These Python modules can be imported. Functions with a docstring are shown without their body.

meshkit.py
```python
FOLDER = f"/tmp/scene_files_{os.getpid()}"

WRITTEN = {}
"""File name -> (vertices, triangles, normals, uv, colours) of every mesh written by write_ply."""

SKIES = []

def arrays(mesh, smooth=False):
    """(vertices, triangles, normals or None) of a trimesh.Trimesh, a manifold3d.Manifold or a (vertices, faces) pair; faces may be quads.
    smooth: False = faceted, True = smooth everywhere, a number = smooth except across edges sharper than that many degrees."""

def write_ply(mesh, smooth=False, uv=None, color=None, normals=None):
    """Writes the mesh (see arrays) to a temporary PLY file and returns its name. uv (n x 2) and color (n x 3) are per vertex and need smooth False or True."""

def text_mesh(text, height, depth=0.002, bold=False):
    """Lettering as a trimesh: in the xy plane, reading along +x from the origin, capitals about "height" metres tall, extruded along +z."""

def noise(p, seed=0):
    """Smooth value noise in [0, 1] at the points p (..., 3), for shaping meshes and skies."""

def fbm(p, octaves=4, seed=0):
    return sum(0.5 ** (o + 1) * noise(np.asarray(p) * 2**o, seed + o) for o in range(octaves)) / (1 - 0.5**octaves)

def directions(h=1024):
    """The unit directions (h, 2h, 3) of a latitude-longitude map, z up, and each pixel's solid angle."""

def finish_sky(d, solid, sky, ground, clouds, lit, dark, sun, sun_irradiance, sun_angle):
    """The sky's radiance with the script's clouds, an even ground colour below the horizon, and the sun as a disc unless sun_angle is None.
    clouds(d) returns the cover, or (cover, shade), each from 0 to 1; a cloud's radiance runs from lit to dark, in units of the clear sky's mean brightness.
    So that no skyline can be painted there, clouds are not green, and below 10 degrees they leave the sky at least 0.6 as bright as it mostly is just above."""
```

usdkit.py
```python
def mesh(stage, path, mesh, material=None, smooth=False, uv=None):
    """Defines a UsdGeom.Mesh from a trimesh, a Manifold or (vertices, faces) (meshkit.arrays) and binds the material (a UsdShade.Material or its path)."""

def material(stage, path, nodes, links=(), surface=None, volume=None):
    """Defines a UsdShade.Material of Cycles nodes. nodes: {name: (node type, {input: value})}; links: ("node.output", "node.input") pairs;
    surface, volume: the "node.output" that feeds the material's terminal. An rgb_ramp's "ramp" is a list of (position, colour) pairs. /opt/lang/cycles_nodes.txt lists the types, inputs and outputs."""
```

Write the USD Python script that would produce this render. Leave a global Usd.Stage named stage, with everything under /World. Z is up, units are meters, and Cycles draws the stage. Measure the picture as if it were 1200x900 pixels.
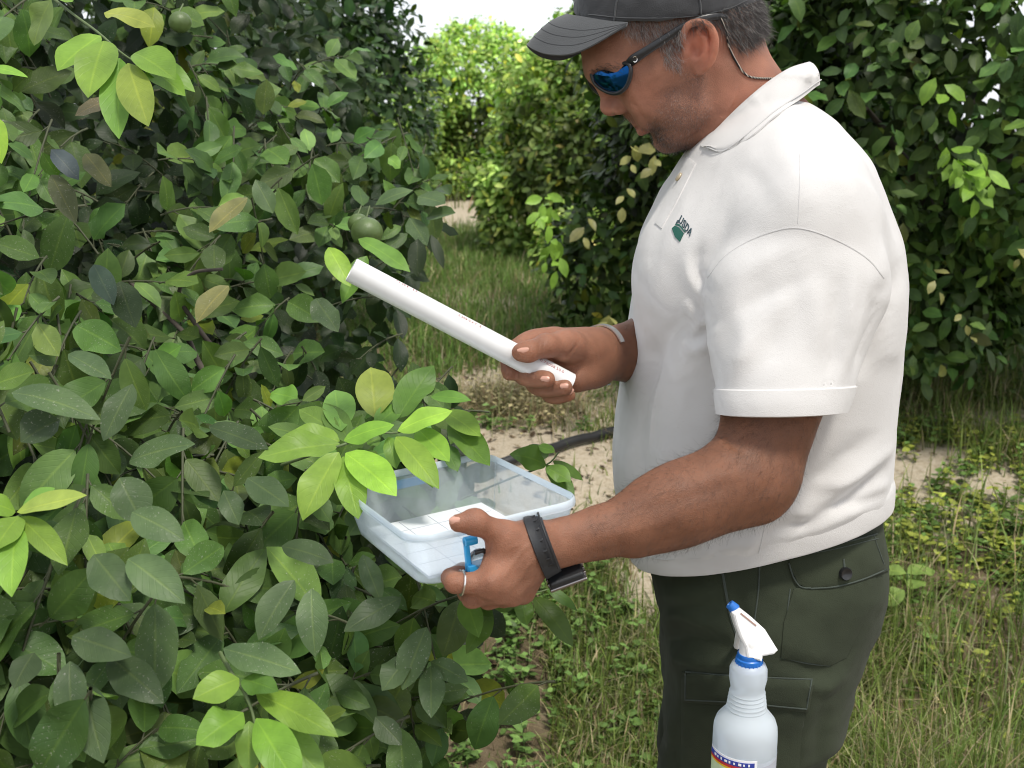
import math, random
import numpy as np
import trimesh
import manifold3d
import shapely
from shapely.geometry import Polygon, Point, LineString
from scipy.interpolate import LinearNDInterpolator, PchipInterpolator
from scipy.spatial import cKDTree
from pxr import Usd, UsdGeom, UsdLux, UsdShade, Gf, Sdf, Vt
import usdkit, meshkit

stage = Usd.Stage.CreateInMemory()
UsdGeom.SetStageUpAxis(stage, UsdGeom.Tokens.z)
UsdGeom.SetStageMetersPerUnit(stage, 1.0)
UsdGeom.Xform.Define(stage, '/World')
UsdGeom.Scope.Define(stage, '/World/Looks')

# ------------------------------------------------------------------ camera
PITCH = math.radians(12.8)          # looking slightly down
FPX = 1317.0                        # focal length for a 1200 px wide picture
CAM = np.array([0.0, 0.0, 1.57])
cam = UsdGeom.Camera.Define(stage, '/World/camera')
cam.CreateHorizontalApertureAttr(36.0)
cam.CreateVerticalApertureAttr(27.0)
cam.CreateFocalLengthAttr(36.0 * FPX / 1200.0)
cam.CreateClippingRangeAttr(Gf.Vec2f(0.05, 500.0))
cam.CreateFStopAttr(11.0)
cam.CreateFocusDistanceAttr(1.35)
cam.AddTranslateOp().Set(Gf.Vec3d(*CAM))
cam.AddRotateXOp().Set(90.0 - math.degrees(PITCH))
EXPOSURE = 1.03
cam.CreateExposureAttr(EXPOSURE)

# ------------------------------------------------------------------ sky and sun: bright thin overcast, soft sun high behind the man
SUN_EL, SUN_AZ = math.radians(64), math.radians(146)     # azimuth: atan2(x, y) of the direction towards the sun
SUN_DIR = np.array([math.sin(SUN_AZ) * math.cos(SUN_EL), math.cos(SUN_AZ) * math.cos(SUN_EL), math.sin(SUN_EL)])
SKY_STRENGTH = 0.068
sun = UsdLux.DistantLight.Define(stage, '/World/sun')
sun.CreateIntensityAttr(0.4)
sun.CreateAngleAttr(10.0)
sun.CreateColorAttr(Gf.Vec3f(1.0, 0.95, 0.86))
sun.GetPrim().CreateAttribute('inputs:normalize', Sdf.ValueTypeNames.Bool).Set(True)
# DistantLight shines along -z: turn +z towards the sun
sun.AddRotateZOp().Set(-math.degrees(SUN_AZ))
sun.AddRotateXOp().Set(-(90.0 - math.degrees(SUN_EL)))
M_sky = usdkit.material(stage, '/World/Looks/sky', {
    'sky': ('sky_texture', {'sky_type': 'single_scattering', 'sun_disc': False, 'sun_elevation': SUN_EL, 'sun_rotation': SUN_AZ, 'aerosol_density': 2.0}),
    'tc': ('texture_coordinate', {}),
    'n': ('noise_texture', {'scale': 1.6, 'detail': 5.0, 'roughness': 0.55}),
    'r': ('rgb_ramp', {'ramp': [(0.25, (0.35, 0.35, 0.35)), (0.6, (0.95, 0.95, 0.95))]}),
    'm': ('mix_color', {'blend_type': 'mix', 'b': (9.6, 9.9, 10.4)}),
    'b': ('background_shader', {'strength': SKY_STRENGTH}),
}, [('tc.generated', 'n.vector'), ('n.fac', 'r.fac'), ('r.color', 'm.fac'), ('sky.color', 'm.a'), ('m.result', 'b.color')], surface='b.background')
dome = UsdLux.DomeLight.Define(stage, '/World/sky')
UsdShade.MaterialBindingAPI.Apply(dome.GetPrim()).Bind(M_sky)
dome.GetPrim().SetCustomDataByKey('kind', 'structure')
dome.GetPrim().SetCustomDataByKey('label', 'bright hazy white sky above the grove')

# ------------------------------------------------------------------ helpers
cp, sp = math.cos(PITCH), math.sin(PITCH)
RIGHT, UP, FWD = np.array([1.0, 0, 0]), np.array([0, sp, cp]), np.array([0, cp, -sp])

def P(u, v, d):
    """A point seen at (u, v) of the 1200 x 900 picture, d metres along the view axis."""
    return CAM + d * (FWD + (u - 600) / FPX * RIGHT + (450 - v) / FPX * UP)

def PY(u, v, y):
    """The same, on the upright plane y metres in front of the camera."""
    return P(u, v, y / (cp + (450 - v) / FPX * sp))

# the ground: level where the man stands, then a bank up to the beds the tree rows grow on
_bank = PchipInterpolator([-60, 0, 2.45, 2.9, 3.4, 4.0, 6, 10, 14, 30, 200], [0, 0, 0, .11, .32, .46, .55, .68, .80, .88, .9])
def ground_z(x, y):
    x, y = np.asarray(x, float), np.asarray(y, float)
    p = np.stack([x, y, np.zeros_like(x)], -1)
    k = np.exp(-((np.hypot(x, y) / 25.0) ** 2))
    return (meshkit.fbm(p * .9, 3, seed=61) - .5) * .10 * k + (meshkit.fbm(p * 6.0, 3, seed=62) - .5) * .030 * k - .02 + _bank(y)

def PG(u, v, z=0.0):
    """The point of the ground seen at (u, v), z metres above it."""
    r = P(u, v, 1.0) - CAM
    t = np.linspace(1.5, 40, 8000)
    q = CAM + t[:, None] * r
    below = q[:, 2] < ground_z(q[:, 0], q[:, 1]) + z
    return q[np.argmax(below)] if below.any() else q[-1]

def UVD(p):
    q = np.asarray(p, float) - CAM
    d = q @ FWD
    return 600 + FPX * (q @ RIGHT) / d, 450 - FPX * (q @ UP) / d, d

NAMES = {}
def numbered(path):
    n = NAMES.get(path, 0)
    NAMES[path] = n + 1
    return path if n == 0 else f'{path}_{n:03d}'

def tag(prim, label=None, category=None, group=None, kind=None):
    prim = prim.GetPrim() if hasattr(prim, 'GetPrim') else prim
    for k, v in (('label', label), ('category', category), ('group', group), ('kind', kind)):
        if v:
            prim.SetCustomDataByKey(k, v)
    return prim

def thing(name, label=None, category=None, loc=(0, 0, 0), group=None, kind=None):
    x = UsdGeom.Xform.Define(stage, numbered('/World/' + name))
    x.AddTranslateOp().Set(Gf.Vec3d(*map(float, loc)))
    x.GetPrim().SetCustomDataByKey('_at', Gf.Vec3d(*map(float, loc)))
    tag(x, label, category, group, kind)
    return x.GetPrim()

def world_offset(prim):
    o = np.zeros(3)
    while prim and prim.GetPath() != Sdf.Path('/World') and prim.GetPath() != Sdf.Path('/'):
        at = prim.GetCustomDataByKey('_at')
        if at is not None:
            o += np.array(at)
        prim = prim.GetParent()
    return o

def obj(name, mesh, mat, parent=None, smooth=False, uv=None, tint=None, label=None, kind=None, extra=None, category=None, group=None):
    """ONE mesh prim, given in world coordinates, under parent or under /World."""
    path = numbered((str(parent.GetPath()) if parent is not None else '/World') + '/' + name)
    off = world_offset(parent) if parent is not None else np.zeros(3)
    if uv is not None or extra is not None or (tint is not None and np.ndim(tint) == 2):
        smooth = smooth and True
    if isinstance(mesh, (tuple, list)):
        mesh = (np.asarray(mesh[0]) - off, mesh[1])
    elif hasattr(mesh, 'to_mesh'):
        m_ = mesh.to_mesh()
        mesh = (np.asarray(m_.vert_properties)[:, :3] - off, np.asarray(m_.tri_verts))
    else:
        mesh = (np.asarray(mesh.vertices) - off, np.asarray(mesh.faces))
    m = usdkit.mesh(stage, path, mesh, mat, smooth=smooth, uv=uv)
    api = UsdGeom.PrimvarsAPI(m)
    if tint is not None:
        if np.ndim(tint) == 1:
            t = np.repeat(np.asarray(tint, np.float32)[None], len(mesh[0]), 0)
        else:
            t = np.asarray(tint, np.float32)
        api.CreatePrimvar('tint', Sdf.ValueTypeNames.Color3fArray, 'vertex').Set(Vt.Vec3fArray.FromNumpy(t))
    for k, val in (extra or {}).items():
        api.CreatePrimvar(k, Sdf.ValueTypeNames.FloatArray, 'vertex').Set(Vt.FloatArray.FromNumpy(np.asarray(val, np.float32)))
    m.GetPrim().SetCustomDataByKey('_at', Gf.Vec3d(0, 0, 0))
    tag(m, label, category, group, kind)
    return m.GetPrim()

def join(parts):
    """(verts, faces) pairs -> one pair."""
    vs, fs, n = [], [], 0
    for p in parts:
        if hasattr(p, 'vertices'):
            v, f = np.asarray(p.vertices), np.asarray(p.faces)
        else:
            v, f = p
            v, f = np.asarray(v, float), np.asarray(f, int)
            if f.shape[1] == 4:
                f = np.vstack([f[:, [0, 1, 2]], f[:, [0, 2, 3]]])
        vs.append(v); fs.append(f + n); n += len(v)
    return np.vstack(vs), np.vstack(fs)

def unit(v):
    v = np.asarray(v, float)
    return v / (np.linalg.norm(v, axis=-1, keepdims=True) + 1e-12)

def catmull(pts, n=8):
    """A smooth curve through the points, n samples per span."""
    p = np.asarray(pts, float)
    if len(p) < 3:
        t = np.linspace(0, 1, n + 1)[:, None]
        return p[0] * (1 - t) + p[1] * t
    q = np.vstack([2 * p[0] - p[1], p, 2 * p[-1] - p[-2]])
    out = []
    for i in range(len(p) - 1):
        a, b, c, d = q[i:i + 4]
        t = (np.arange(n) / n)[:, None]
        out.append(0.5 * ((2 * b) + (c - a) * t + (2 * a - 5 * b + 4 * c - d) * t ** 2 + (3 * b - a - 3 * c + d) * t ** 3))
    return np.vstack(out + [p[-1:]])

def tube(pts, r, sides=8, caps=True, flat=None, up=None):
    """A tube along a polyline; r a number or one per point; flat = (a, b) scales of its section, with up the direction of the section's first axis."""
    p = np.asarray(pts, float)
    r = np.broadcast_to(np.asarray(r, float), (len(p),))
    t = unit(np.gradient(p, axis=0))
    a0 = np.array([0, 0, 1.0]) if up is None else np.asarray(up, float)
    if up is None and abs(t[0] @ a0) > 0.9:
        a0 = np.array([1.0, 0, 0])
    A = []
    a = a0
    for i in range(len(p)):
        a = unit(a - t[i] * (a @ t[i])) if up is None else unit((a0[i] if np.ndim(a0) == 2 else a0) - t[i] * ((a0[i] if np.ndim(a0) == 2 else a0) @ t[i]))
        A.append(a)
    A = np.array(A); B = np.cross(t, A)
    ang = np.arange(sides) * 2 * np.pi / sides
    fa, fb = flat or (1, 1)
    v = p[:, None] + r[:, None, None] * (np.cos(ang)[None, :, None] * A[:, None] * fa + np.sin(ang)[None, :, None] * B[:, None] * fb)
    n = len(p)
    i, j = np.meshgrid(np.arange(n - 1), np.arange(sides), indexing='ij')
    q = np.stack([i * sides + j, i * sides + (j + 1) % sides, (i + 1) * sides + (j + 1) % sides, (i + 1) * sides + j], -1).reshape(-1, 4)
    f = np.vstack([q[:, [0, 1, 2]], q[:, [0, 2, 3]]])
    v = v.reshape(-1, 3)
    if caps:
        v = np.vstack([v, p[0], p[-1]])
        j = np.arange(sides)
        f = np.vstack([f, np.stack([np.full(sides, n * sides), (j + 1) % sides, j], -1), np.stack([np.full(sides, n * sides + 1), (n - 1) * sides + j, (n - 1) * sides + (j + 1) % sides], -1)])
    return v, f

def lathe(profile, origin, axis, sides=32, ref=None):
    """profile: (radius, height) pairs along axis from origin."""
    axis = unit(axis)
    ref = np.array([1.0, 0, 0]) if ref is None else np.asarray(ref, float)
    a = unit(ref - axis * (ref @ axis)); b = np.cross(axis, a)
    pr = np.asarray(profile, float)
    ang = np.arange(sides) * 2 * np.pi / sides
    v = (np.asarray(origin)[None, None] + pr[:, 1][:, None, None] * axis + pr[:, 0][:, None, None] * (np.cos(ang)[None, :, None] * a + np.sin(ang)[None, :, None] * b)).reshape(-1, 3)
    n = len(pr)
    i, j = np.meshgrid(np.arange(n - 1), np.arange(sides), indexing='ij')
    q = np.stack([i * sides + j, i * sides + (j + 1) % sides, (i + 1) * sides + (j + 1) % sides, (i + 1) * sides + j], -1).reshape(-1, 4)
    return v, np.vstack([q[:, [0, 1, 2]], q[:, [0, 2, 3]]])

def sheet(grid, thick, outward=None):
    """A grid (n, m, 3) of points as a closed sheet of the given thickness (grown against the grid's normals)."""
    g = np.asarray(grid, float)
    n, m, _ = g.shape
    du = np.gradient(g, axis=0); dv = np.gradient(g, axis=1)
    nn = unit(np.cross(du, dv))
    if outward is not None:
        flip = np.sign((nn * np.asarray(outward)).sum(-1).mean()) or 1
        nn = nn * flip
    else:
        flip = 1
    th = np.broadcast_to(np.asarray(thick, float), (n, m))[..., None]
    v = np.vstack([g.reshape(-1, 3), (g - nn * th).reshape(-1, 3)])
    idx = np.arange(n * m).reshape(n, m)
    q = np.stack([idx[:-1, :-1], idx[1:, :-1], idx[1:, 1:], idx[:-1, 1:]], -1).reshape(-1, 4)
    k = n * m
    faces = [q, q[:, ::-1] + k]
    for a in (idx[:, 0][::-1], idx[:, -1], idx[0, :], idx[-1, :][::-1]):
        faces.append(np.stack([a[:-1], a[:-1] + k, a[1:] + k, a[1:]], -1)[:, ::-1])
    f = np.vstack(faces)
    if flip < 0:
        f = f[:, ::-1]
    return v, np.vstack([f[:, [0, 1, 2]], f[:, [0, 2, 3]]])

# ------------------------------------------------------------------ soft solids: distance fields meshed by surface nets
def smin(a, b, k):
    h = np.maximum(k - np.abs(a - b), 0) / k
    return np.minimum(a, b) - h * h * k * 0.25

def smax(a, b, k):
    return -smin(-a, -b, k)

def cone(p, a, b, ra, rb):
    a, b = np.asarray(a, float), np.asarray(b, float)
    ab = b - a
    h = np.clip(((p - a) @ ab) / (ab @ ab + 1e-12), 0, 1)
    return np.linalg.norm(p - a - h[..., None] * ab, axis=-1) - (ra + (rb - ra) * h)

def ellip(p, c, r, axes=None):
    q = p - np.asarray(c, float)
    if axes is not None:
        q = q @ np.asarray(axes).T
    r = np.asarray(r, float)
    k0 = np.linalg.norm(q / r, axis=-1)
    k1 = np.linalg.norm(q / r ** 2, axis=-1)
    return k0 * (k0 - 1) / (k1 + 1e-9)

def chain(p, pts, rs, k=0.006):
    d = None
    for i in range(len(pts) - 1):
        e = cone(p, pts[i], pts[i + 1], rs[i], rs[i + 1])
        d = e if d is None else smin(d, e, k)
    return d

def surface_nets(D, lo, h):
    inside = D < 0
    sl = lambda i, j, k: (slice(i, D.shape[0] - 1 + i), slice(j, D.shape[1] - 1 + j), slice(k, D.shape[2] - 1 + k))
    cnt = sum(inside[sl(i, j, k)].astype(np.int8) for i in (0, 1) for j in (0, 1) for k in (0, 1))
    act = (cnt > 0) & (cnt < 8)
    I, J, K = np.nonzero(act)
    vid = np.full(act.shape, -1, np.int64)
    vid[I, J, K] = np.arange(len(I))
    c = {(i, j, k): D[I + i, J + j, K + k] for i in (0, 1) for j in (0, 1) for k in (0, 1)}
    s = np.zeros((len(I), 3)); n = np.zeros(len(I))
    for ax in range(3):
        for a in (0, 1):
            for b in (0, 1):
                lo_ = [a, b]; lo_.insert(ax, 0)
                hi_ = [a, b]; hi_.insert(ax, 1)
                d0, d1 = c[tuple(lo_)], c[tuple(hi_)]
                m = (d0 < 0) != (d1 < 0)
                t = np.where(m, d0 / np.where(m, d0 - d1, 1), 0)
                pt = np.zeros((len(I), 3)); pt[:] = lo_
                pt[:, ax] = t
                s += pt * m[:, None]; n += m
    V = (np.stack([I, J, K], -1) + s / n[:, None]) * h + np.asarray(lo)
    F = []
    for ax in range(3):
        o1, o2 = [k for k in range(3) if k != ax]
        a = [slice(1, -1)] * 3; a[ax] = slice(0, -1)
        b = [slice(1, -1)] * 3; b[ax] = slice(1, None)
        ins_a, ins_b = inside[tuple(a)], inside[tuple(b)]
        X = np.stack(np.nonzero(ins_a != ins_b), -1)
        if not len(X):
            continue
        flip = ins_a[tuple(X.T)]
        X[:, o1] += 1; X[:, o2] += 1
        e1, e2 = np.zeros(3, int), np.zeros(3, int)
        e1[o1] = 1; e2[o2] = 1
        q = np.stack([vid[tuple((X - e1 - e2).T)], vid[tuple((X - e2).T)], vid[tuple(X.T)], vid[tuple((X - e1).T)]], -1)
        if ax == 1:
            flip = ~flip
        q[~flip] = q[~flip][:, ::-1]
        F.append(q)
    F = np.vstack(F)
    return V, np.vstack([F[:, [0, 1, 2]], F[:, [0, 2, 3]]])

def solid(f, lo, hi, h, blk=8, margin=0.012):
    """Mesh of f < 0 in the box; f is evaluated only in blocks near the surface."""
    lo, hi = np.asarray(lo, float), np.asarray(hi, float)
    nb = np.ceil((hi - lo) / (h * blk)).astype(int)
    N = nb * blk + 1
    D = np.empty(N, np.float32)
    bi = np.stack(np.meshgrid(*[np.arange(n) for n in nb], indexing='ij'), -1).reshape(-1, 3)
    cen = lo + (bi + 0.5) * blk * h
    dc = np.concatenate([f(cen[i:i + 100000]) for i in range(0, len(cen), 100000)])
    big = D
    # far blocks: sign only
    rep = np.repeat(np.repeat(np.repeat(dc.reshape(nb).astype(np.float32), blk, 0), blk, 1), blk, 2)
    D[:-1, :-1, :-1] = rep
    D[-1] = D[-2]; D[:, -1] = D[:, -2]; D[:, :, -1] = D[:, :, -2]
    near = np.abs(dc) < h * blk * 0.9 + margin
    B = bi[near]
    off = np.stack(np.meshgrid(*[np.arange(blk + 1)] * 3, indexing='ij'), -1).reshape(-1, 3)
    for i in range(0, len(B), 300):
        ii = (B[i:i + 300, None] * blk + off[None]).reshape(-1, 3)
        D[ii[:, 0], ii[:, 1], ii[:, 2]] = f(lo + ii * h)
    for _ in range(12):
        V, F = surface_nets(D, lo, h)
        m = trimesh.Trimesh(V, F, process=False)
        e, n_ = np.unique(np.sort(m.edges, 1), axis=0, return_counts=True)
        bad = np.unique(e[n_ != 2])
        if not len(bad):
            break
        cell = ((V[bad] - lo) / h).astype(int)          # fill the cells where two sheets of surface meet
        for i in (0, 1):
            for j in (0, 1):
                for k in (0, 1):
                    q = cell + [i, j, k]
                    D[q[:, 0], q[:, 1], q[:, 2]] = np.minimum(D[q[:, 0], q[:, 1], q[:, 2]], -0.1 * h)
    if m.volume < 0:
        m.invert()
    return m

def smoothed(m, n=6, keep=None):
    from scipy.sparse import coo_matrix
    e = m.edges_unique
    N = len(m.vertices)
    A = coo_matrix((np.ones(2 * len(e)), (np.r_[e[:, 0], e[:, 1]], np.r_[e[:, 1], e[:, 0]])), shape=(N, N)).tocsr()
    deg = np.asarray(A.sum(1)).ravel()[:, None]
    v = np.array(m.vertices)
    for i in range(n):
        for s in (0.5, -0.52):
            step = s * (A @ v / np.maximum(deg, 1) - v)
            v = v + (step if keep is None else step * keep[:, None])
    m.vertices = v
    return m

class Surf:
    """The camera-facing side of a mesh as a height field over the picture: used to lay pockets, seams and prints on cloth or skin."""
    def __init__(self, mesh, sel=None):
        v, n = np.asarray(mesh.vertices), np.asarray(mesh.vertex_normals)
        view = unit(v - CAM)
        keep = (n * view).sum(1) < -0.08
        if sel is not None:
            keep &= sel(v)
        v, n = v[keep], n[keep]
        u_, v_, d_ = UVD(v)
        # keep the nearest surface only
        key = np.stack([u_ // 6, v_ // 6], -1).astype(int)
        cell = {}
        for i, k in enumerate(map(tuple, key)):
            cell[k] = min(cell.get(k, 9), d_[i])
        ok = np.array([d_[i] < cell[k] + 0.02 for i, k in enumerate(map(tuple, key))])
        self.uv = np.stack([u_, v_], -1)[ok]
        self.f = LinearNDInterpolator(self.uv, np.column_stack([d_[ok], n[ok]]))
        self.tree = cKDTree(self.uv); self.val = np.column_stack([d_[ok], n[ok]])
    def at(self, uv, lift=0.0):
        uv = np.asarray(uv, float).reshape(-1, 2)
        r = self.f(uv)
        bad = np.isnan(r[:, 0])
        if bad.any():
            r[bad] = self.val[self.tree.query(uv[bad])[1]]
        n = unit(r[:, 1:])
        p = np.array([P(u, v, d) for (u, v), d in zip(uv, r[:, 0])])
        return p + n * lift, n

def patch(surf, poly, lift, step=5.0, base=-0.003, hole=None, round_=True):
    """A thin slab lying on a surface inside the outline poly (picture points)."""
    g = Polygon(poly)
    ring = []
    xy = np.array(g.exterior.coords)[:-1]
    for a, b in zip(xy, np.roll(xy, -1, 0)):
        n = max(1, int(np.linalg.norm(b - a) / step))
        ring += [a + (b - a) * k / n for k in range(n)]
    ring = np.array(ring)
    x0, y0, x1, y1 = g.bounds
    gx, gy = np.meshgrid(np.arange(x0, x1, step), np.arange(y0, y1, step))
    inner = np.stack([gx.ravel(), gy.ravel()], -1)
    gi = g.buffer(-step * 0.55)
    inner = inner[shapely.contains_xy(gi, inner[:, 0], inner[:, 1])] if len(inner) else inner
    pts = np.vstack([ring, inner])
    from scipy.spatial import Delaunay
    tri = Delaunay(pts).simplices
    cen = pts[tri].mean(1)
    tri = tri[shapely.contains_xy(g.buffer(0.01), cen[:, 0], cen[:, 1])]
    p, n = surf.at(pts)
    lifts = np.full(len(pts), lift)
    if round_:
        lifts[:len(ring)] *= 0.55
    top = p + n * lifts[:, None]
    bot = p + n * base
    # orientation: faces towards the camera
    v = top
    nf = np.cross(v[tri[:, 1]] - v[tri[:, 0]], v[tri[:, 2]] - v[tri[:, 0]])
    fl = (nf * (v[tri[:, 0]] - CAM)).sum(1) > 0
    tri[fl] = tri[fl][:, ::-1]
    k = len(pts); r = np.arange(len(ring)); r2 = np.roll(r, -1)
    side = np.vstack([np.stack([r, r2, r2 + k], -1), np.stack([r, r2 + k, r + k], -1)])
    V = np.vstack([top, bot]); F = np.vstack([tri, tri[:, ::-1] + k, side])
    m = trimesh.Trimesh(V, F, process=False)
    trimesh.repair.fix_winding(m)
    nf = m.face_normals[:len(tri)].mean(0)
    if nf @ (p.mean(0) - CAM) > 0:
        m.invert()
    return m

def on_line(surf, uvs, lift, r, n=6, sides=5, flat=None):
    c = catmull(uvs, n)
    p, nn = surf.at(c, lift)
    return tube(p, r, sides, flat=flat, up=nn if flat else None)
# ------------------------------------------------------------------ materials
MAT = '/World/Looks/'
def mat(name, nodes, links, surface='p.BSDF', volume=None):
    return usdkit.material(stage, MAT + name, nodes, links, surface=surface, volume=volume)

def plain(name, color, rough=0.5, bump=0.0, scale=200.0, vary=0.0, vscale=6.0, **kw):
    nodes = {'p': ('principled_bsdf', {'base_color': color, 'roughness': rough, **kw})}
    links = []
    nodes['tc'] = ('texture_coordinate', {})
    if vary:
        nodes['vn'] = ('noise_texture', {'scale': vscale, 'detail': 4.0})
        lo = tuple(c * (1 - vary) for c in color); hi = tuple(min(1, c * (1 + vary)) for c in color)
        nodes['vr'] = ('rgb_ramp', {'ramp': [(0.3, lo), (0.7, hi)]})
        links += [('tc.object', 'vn.vector'), ('vn.fac', 'vr.fac'), ('vr.color', 'p.base_color')]
    if bump:
        nodes['bn'] = ('noise_texture', {'scale': scale, 'detail': 3.0})
        nodes['b'] = ('bump', {'strength': bump, 'distance': 0.001})
        links += [('tc.object', 'bn.vector'), ('bn.fac', 'b.height'), ('b.normal', 'p.normal')]
    return mat(name, nodes, links)

M_skin = mat('skin', {
    'tc': ('texture_coordinate', {}),
    't': ('attribute', {'attribute': 'tint'}),
    'n1': ('noise_texture', {'scale': 38.0, 'detail': 5.0, 'roughness': 0.6}),
    'r1': ('rgb_ramp', {'ramp': [(0.3, (0.80, 0.77, 0.76)), (0.7, (1.16, 1.12, 1.10))]}),
    'mx': ('mix_color', {'blend_type': 'multiply', 'fac': 1.0, 'use_clamp': False}),
    'beard': ('attribute', {'attribute': 'beard'}),
    'bn': ('noise_texture', {'scale': 900.0, 'detail': 3.0}),
    'br': ('rgb_ramp', {'ramp': [(0.40, (1, 1, 1)), (0.58, (0.16, 0.16, 0.16))]}),
    'bm': ('math', {'math_type': 'multiply'}),
    'mb': ('mix_color', {'blend_type': 'mix', 'b': (0.045, 0.035, 0.030)}),
    'bn2': ('noise_texture', {'scale': 420.0, 'detail': 4.0, 'roughness': 0.7}),
    'vb': ('voronoi_texture', {'scale': 760.0, 'feature': 'f1'}),
    'hm': ('math', {'math_type': 'add'}),
    'b': ('bump', {'strength': 0.42, 'distance': 0.0008}),
    'rr': ('rgb_ramp', {'ramp': [(0.3, (0.46, 0.46, 0.46)), (0.7, (0.66, 0.66, 0.66))]}),
    'p': ('principled_bsdf', {'roughness': 0.48, 'subsurface_weight': 0.16, 'subsurface_scale': 0.006, 'subsurface_radius': (1.0, 0.4, 0.25), 'specular_ior_level': 0.30}),
}, [('tc.object', 'n1.vector'), ('n1.fac', 'r1.fac'), ('t.color', 'mx.a'), ('r1.color', 'mx.b'), ('mx.result', 'mb.a'),
    ('tc.object', 'bn.vector'), ('bn.fac', 'br.fac'), ('br.color', 'bm.value1'), ('beard.fac', 'bm.value2'), ('bm.value', 'mb.fac'), ('mb.result', 'p.base_color'),
    ('tc.object', 'bn2.vector'), ('tc.object', 'vb.vector'), ('bn2.fac', 'hm.value1'), ('vb.distance', 'hm.value2'), ('hm.value', 'b.height'), ('b.normal', 'p.normal'), ('n1.fac', 'rr.fac'), ('rr.color', 'p.roughness')])
M_nail = plain('nail', (0.50, 0.27, 0.20), 0.3)

def cloth(name, color, scale, rough=0.85, vary=0.06, bump=0.35, sheen=0.2):
    return mat(name, {
        'tc': ('texture_coordinate', {}),
        'v': ('voronoi_texture', {'scale': scale, 'feature': 'f1'}),
        'n': ('noise_texture', {'scale': 9.0, 'detail': 5.0, 'roughness': 0.6}),
        'm': ('noise_texture', {'scale': scale * 0.22, 'detail': 3.0}),
        'r': ('rgb_ramp', {'ramp': [(0.3, tuple(c * (1 - vary) for c in color)), (0.7, tuple(min(1, c * (1 + vary)) for c in color))]}),
        'h': ('math', {'math_type': 'add'}),
        'b': ('bump', {'strength': bump, 'distance': 0.0008}),
        'p': ('principled_bsdf', {'roughness': rough, 'sheen_weight': sheen, 'sheen_roughness': 0.5, 'specular_ior_level': 0.25}),
    }, [('tc.object', 'v.vector'), ('tc.object', 'n.vector'), ('tc.object', 'm.vector'), ('n.fac', 'r.fac'), ('r.color', 'p.base_color'), ('v.distance', 'h.value1'), ('m.fac', 'h.value2'), ('h.value', 'b.height'), ('b.normal', 'p.normal')])
M_shirt = cloth('white_pique', (0.565, 0.55, 0.535), 1200.0, vary=0.03, bump=.3)
M_seam = cloth('white_thread', (0.52, 0.51, 0.50), 900.0, vary=0.02)
M_pants = cloth('dark_green_twill', (0.029, 0.036, 0.021), 900.0, rough=0.9, vary=0.28, sheen=0.03)
M_stitch = cloth('faded_green_thread', (0.05, 0.062, 0.052), 900.0, rough=0.9, vary=0.3, sheen=0.1)
M_cap = cloth('charcoal_cotton', (0.040, 0.041, 0.044), 1000.0, rough=0.85, vary=0.18, sheen=0.2)
M_cap2 = cloth('grey_cotton_brim', (0.062, 0.065, 0.068), 1000.0, rough=0.85, vary=0.15, sheen=0.2)
M_hair = plain('greying_hair', (0.040, 0.034, 0.032), 0.45)
M_greyhair = plain('grey_hair', (0.30, 0.28, 0.265), 0.45)
M_armhair = plain('arm_hair', (0.020, 0.014, 0.010), 0.5)
M_blackplastic = plain('black_plastic', (0.012, 0.012, 0.013), 0.32)
M_rubber = plain('black_rubber', (0.014, 0.015, 0.017), 0.5, bump=0.3, scale=900)
M_silver = plain('silver', (0.75, 0.74, 0.72), 0.25, metallic=1.0)
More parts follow.
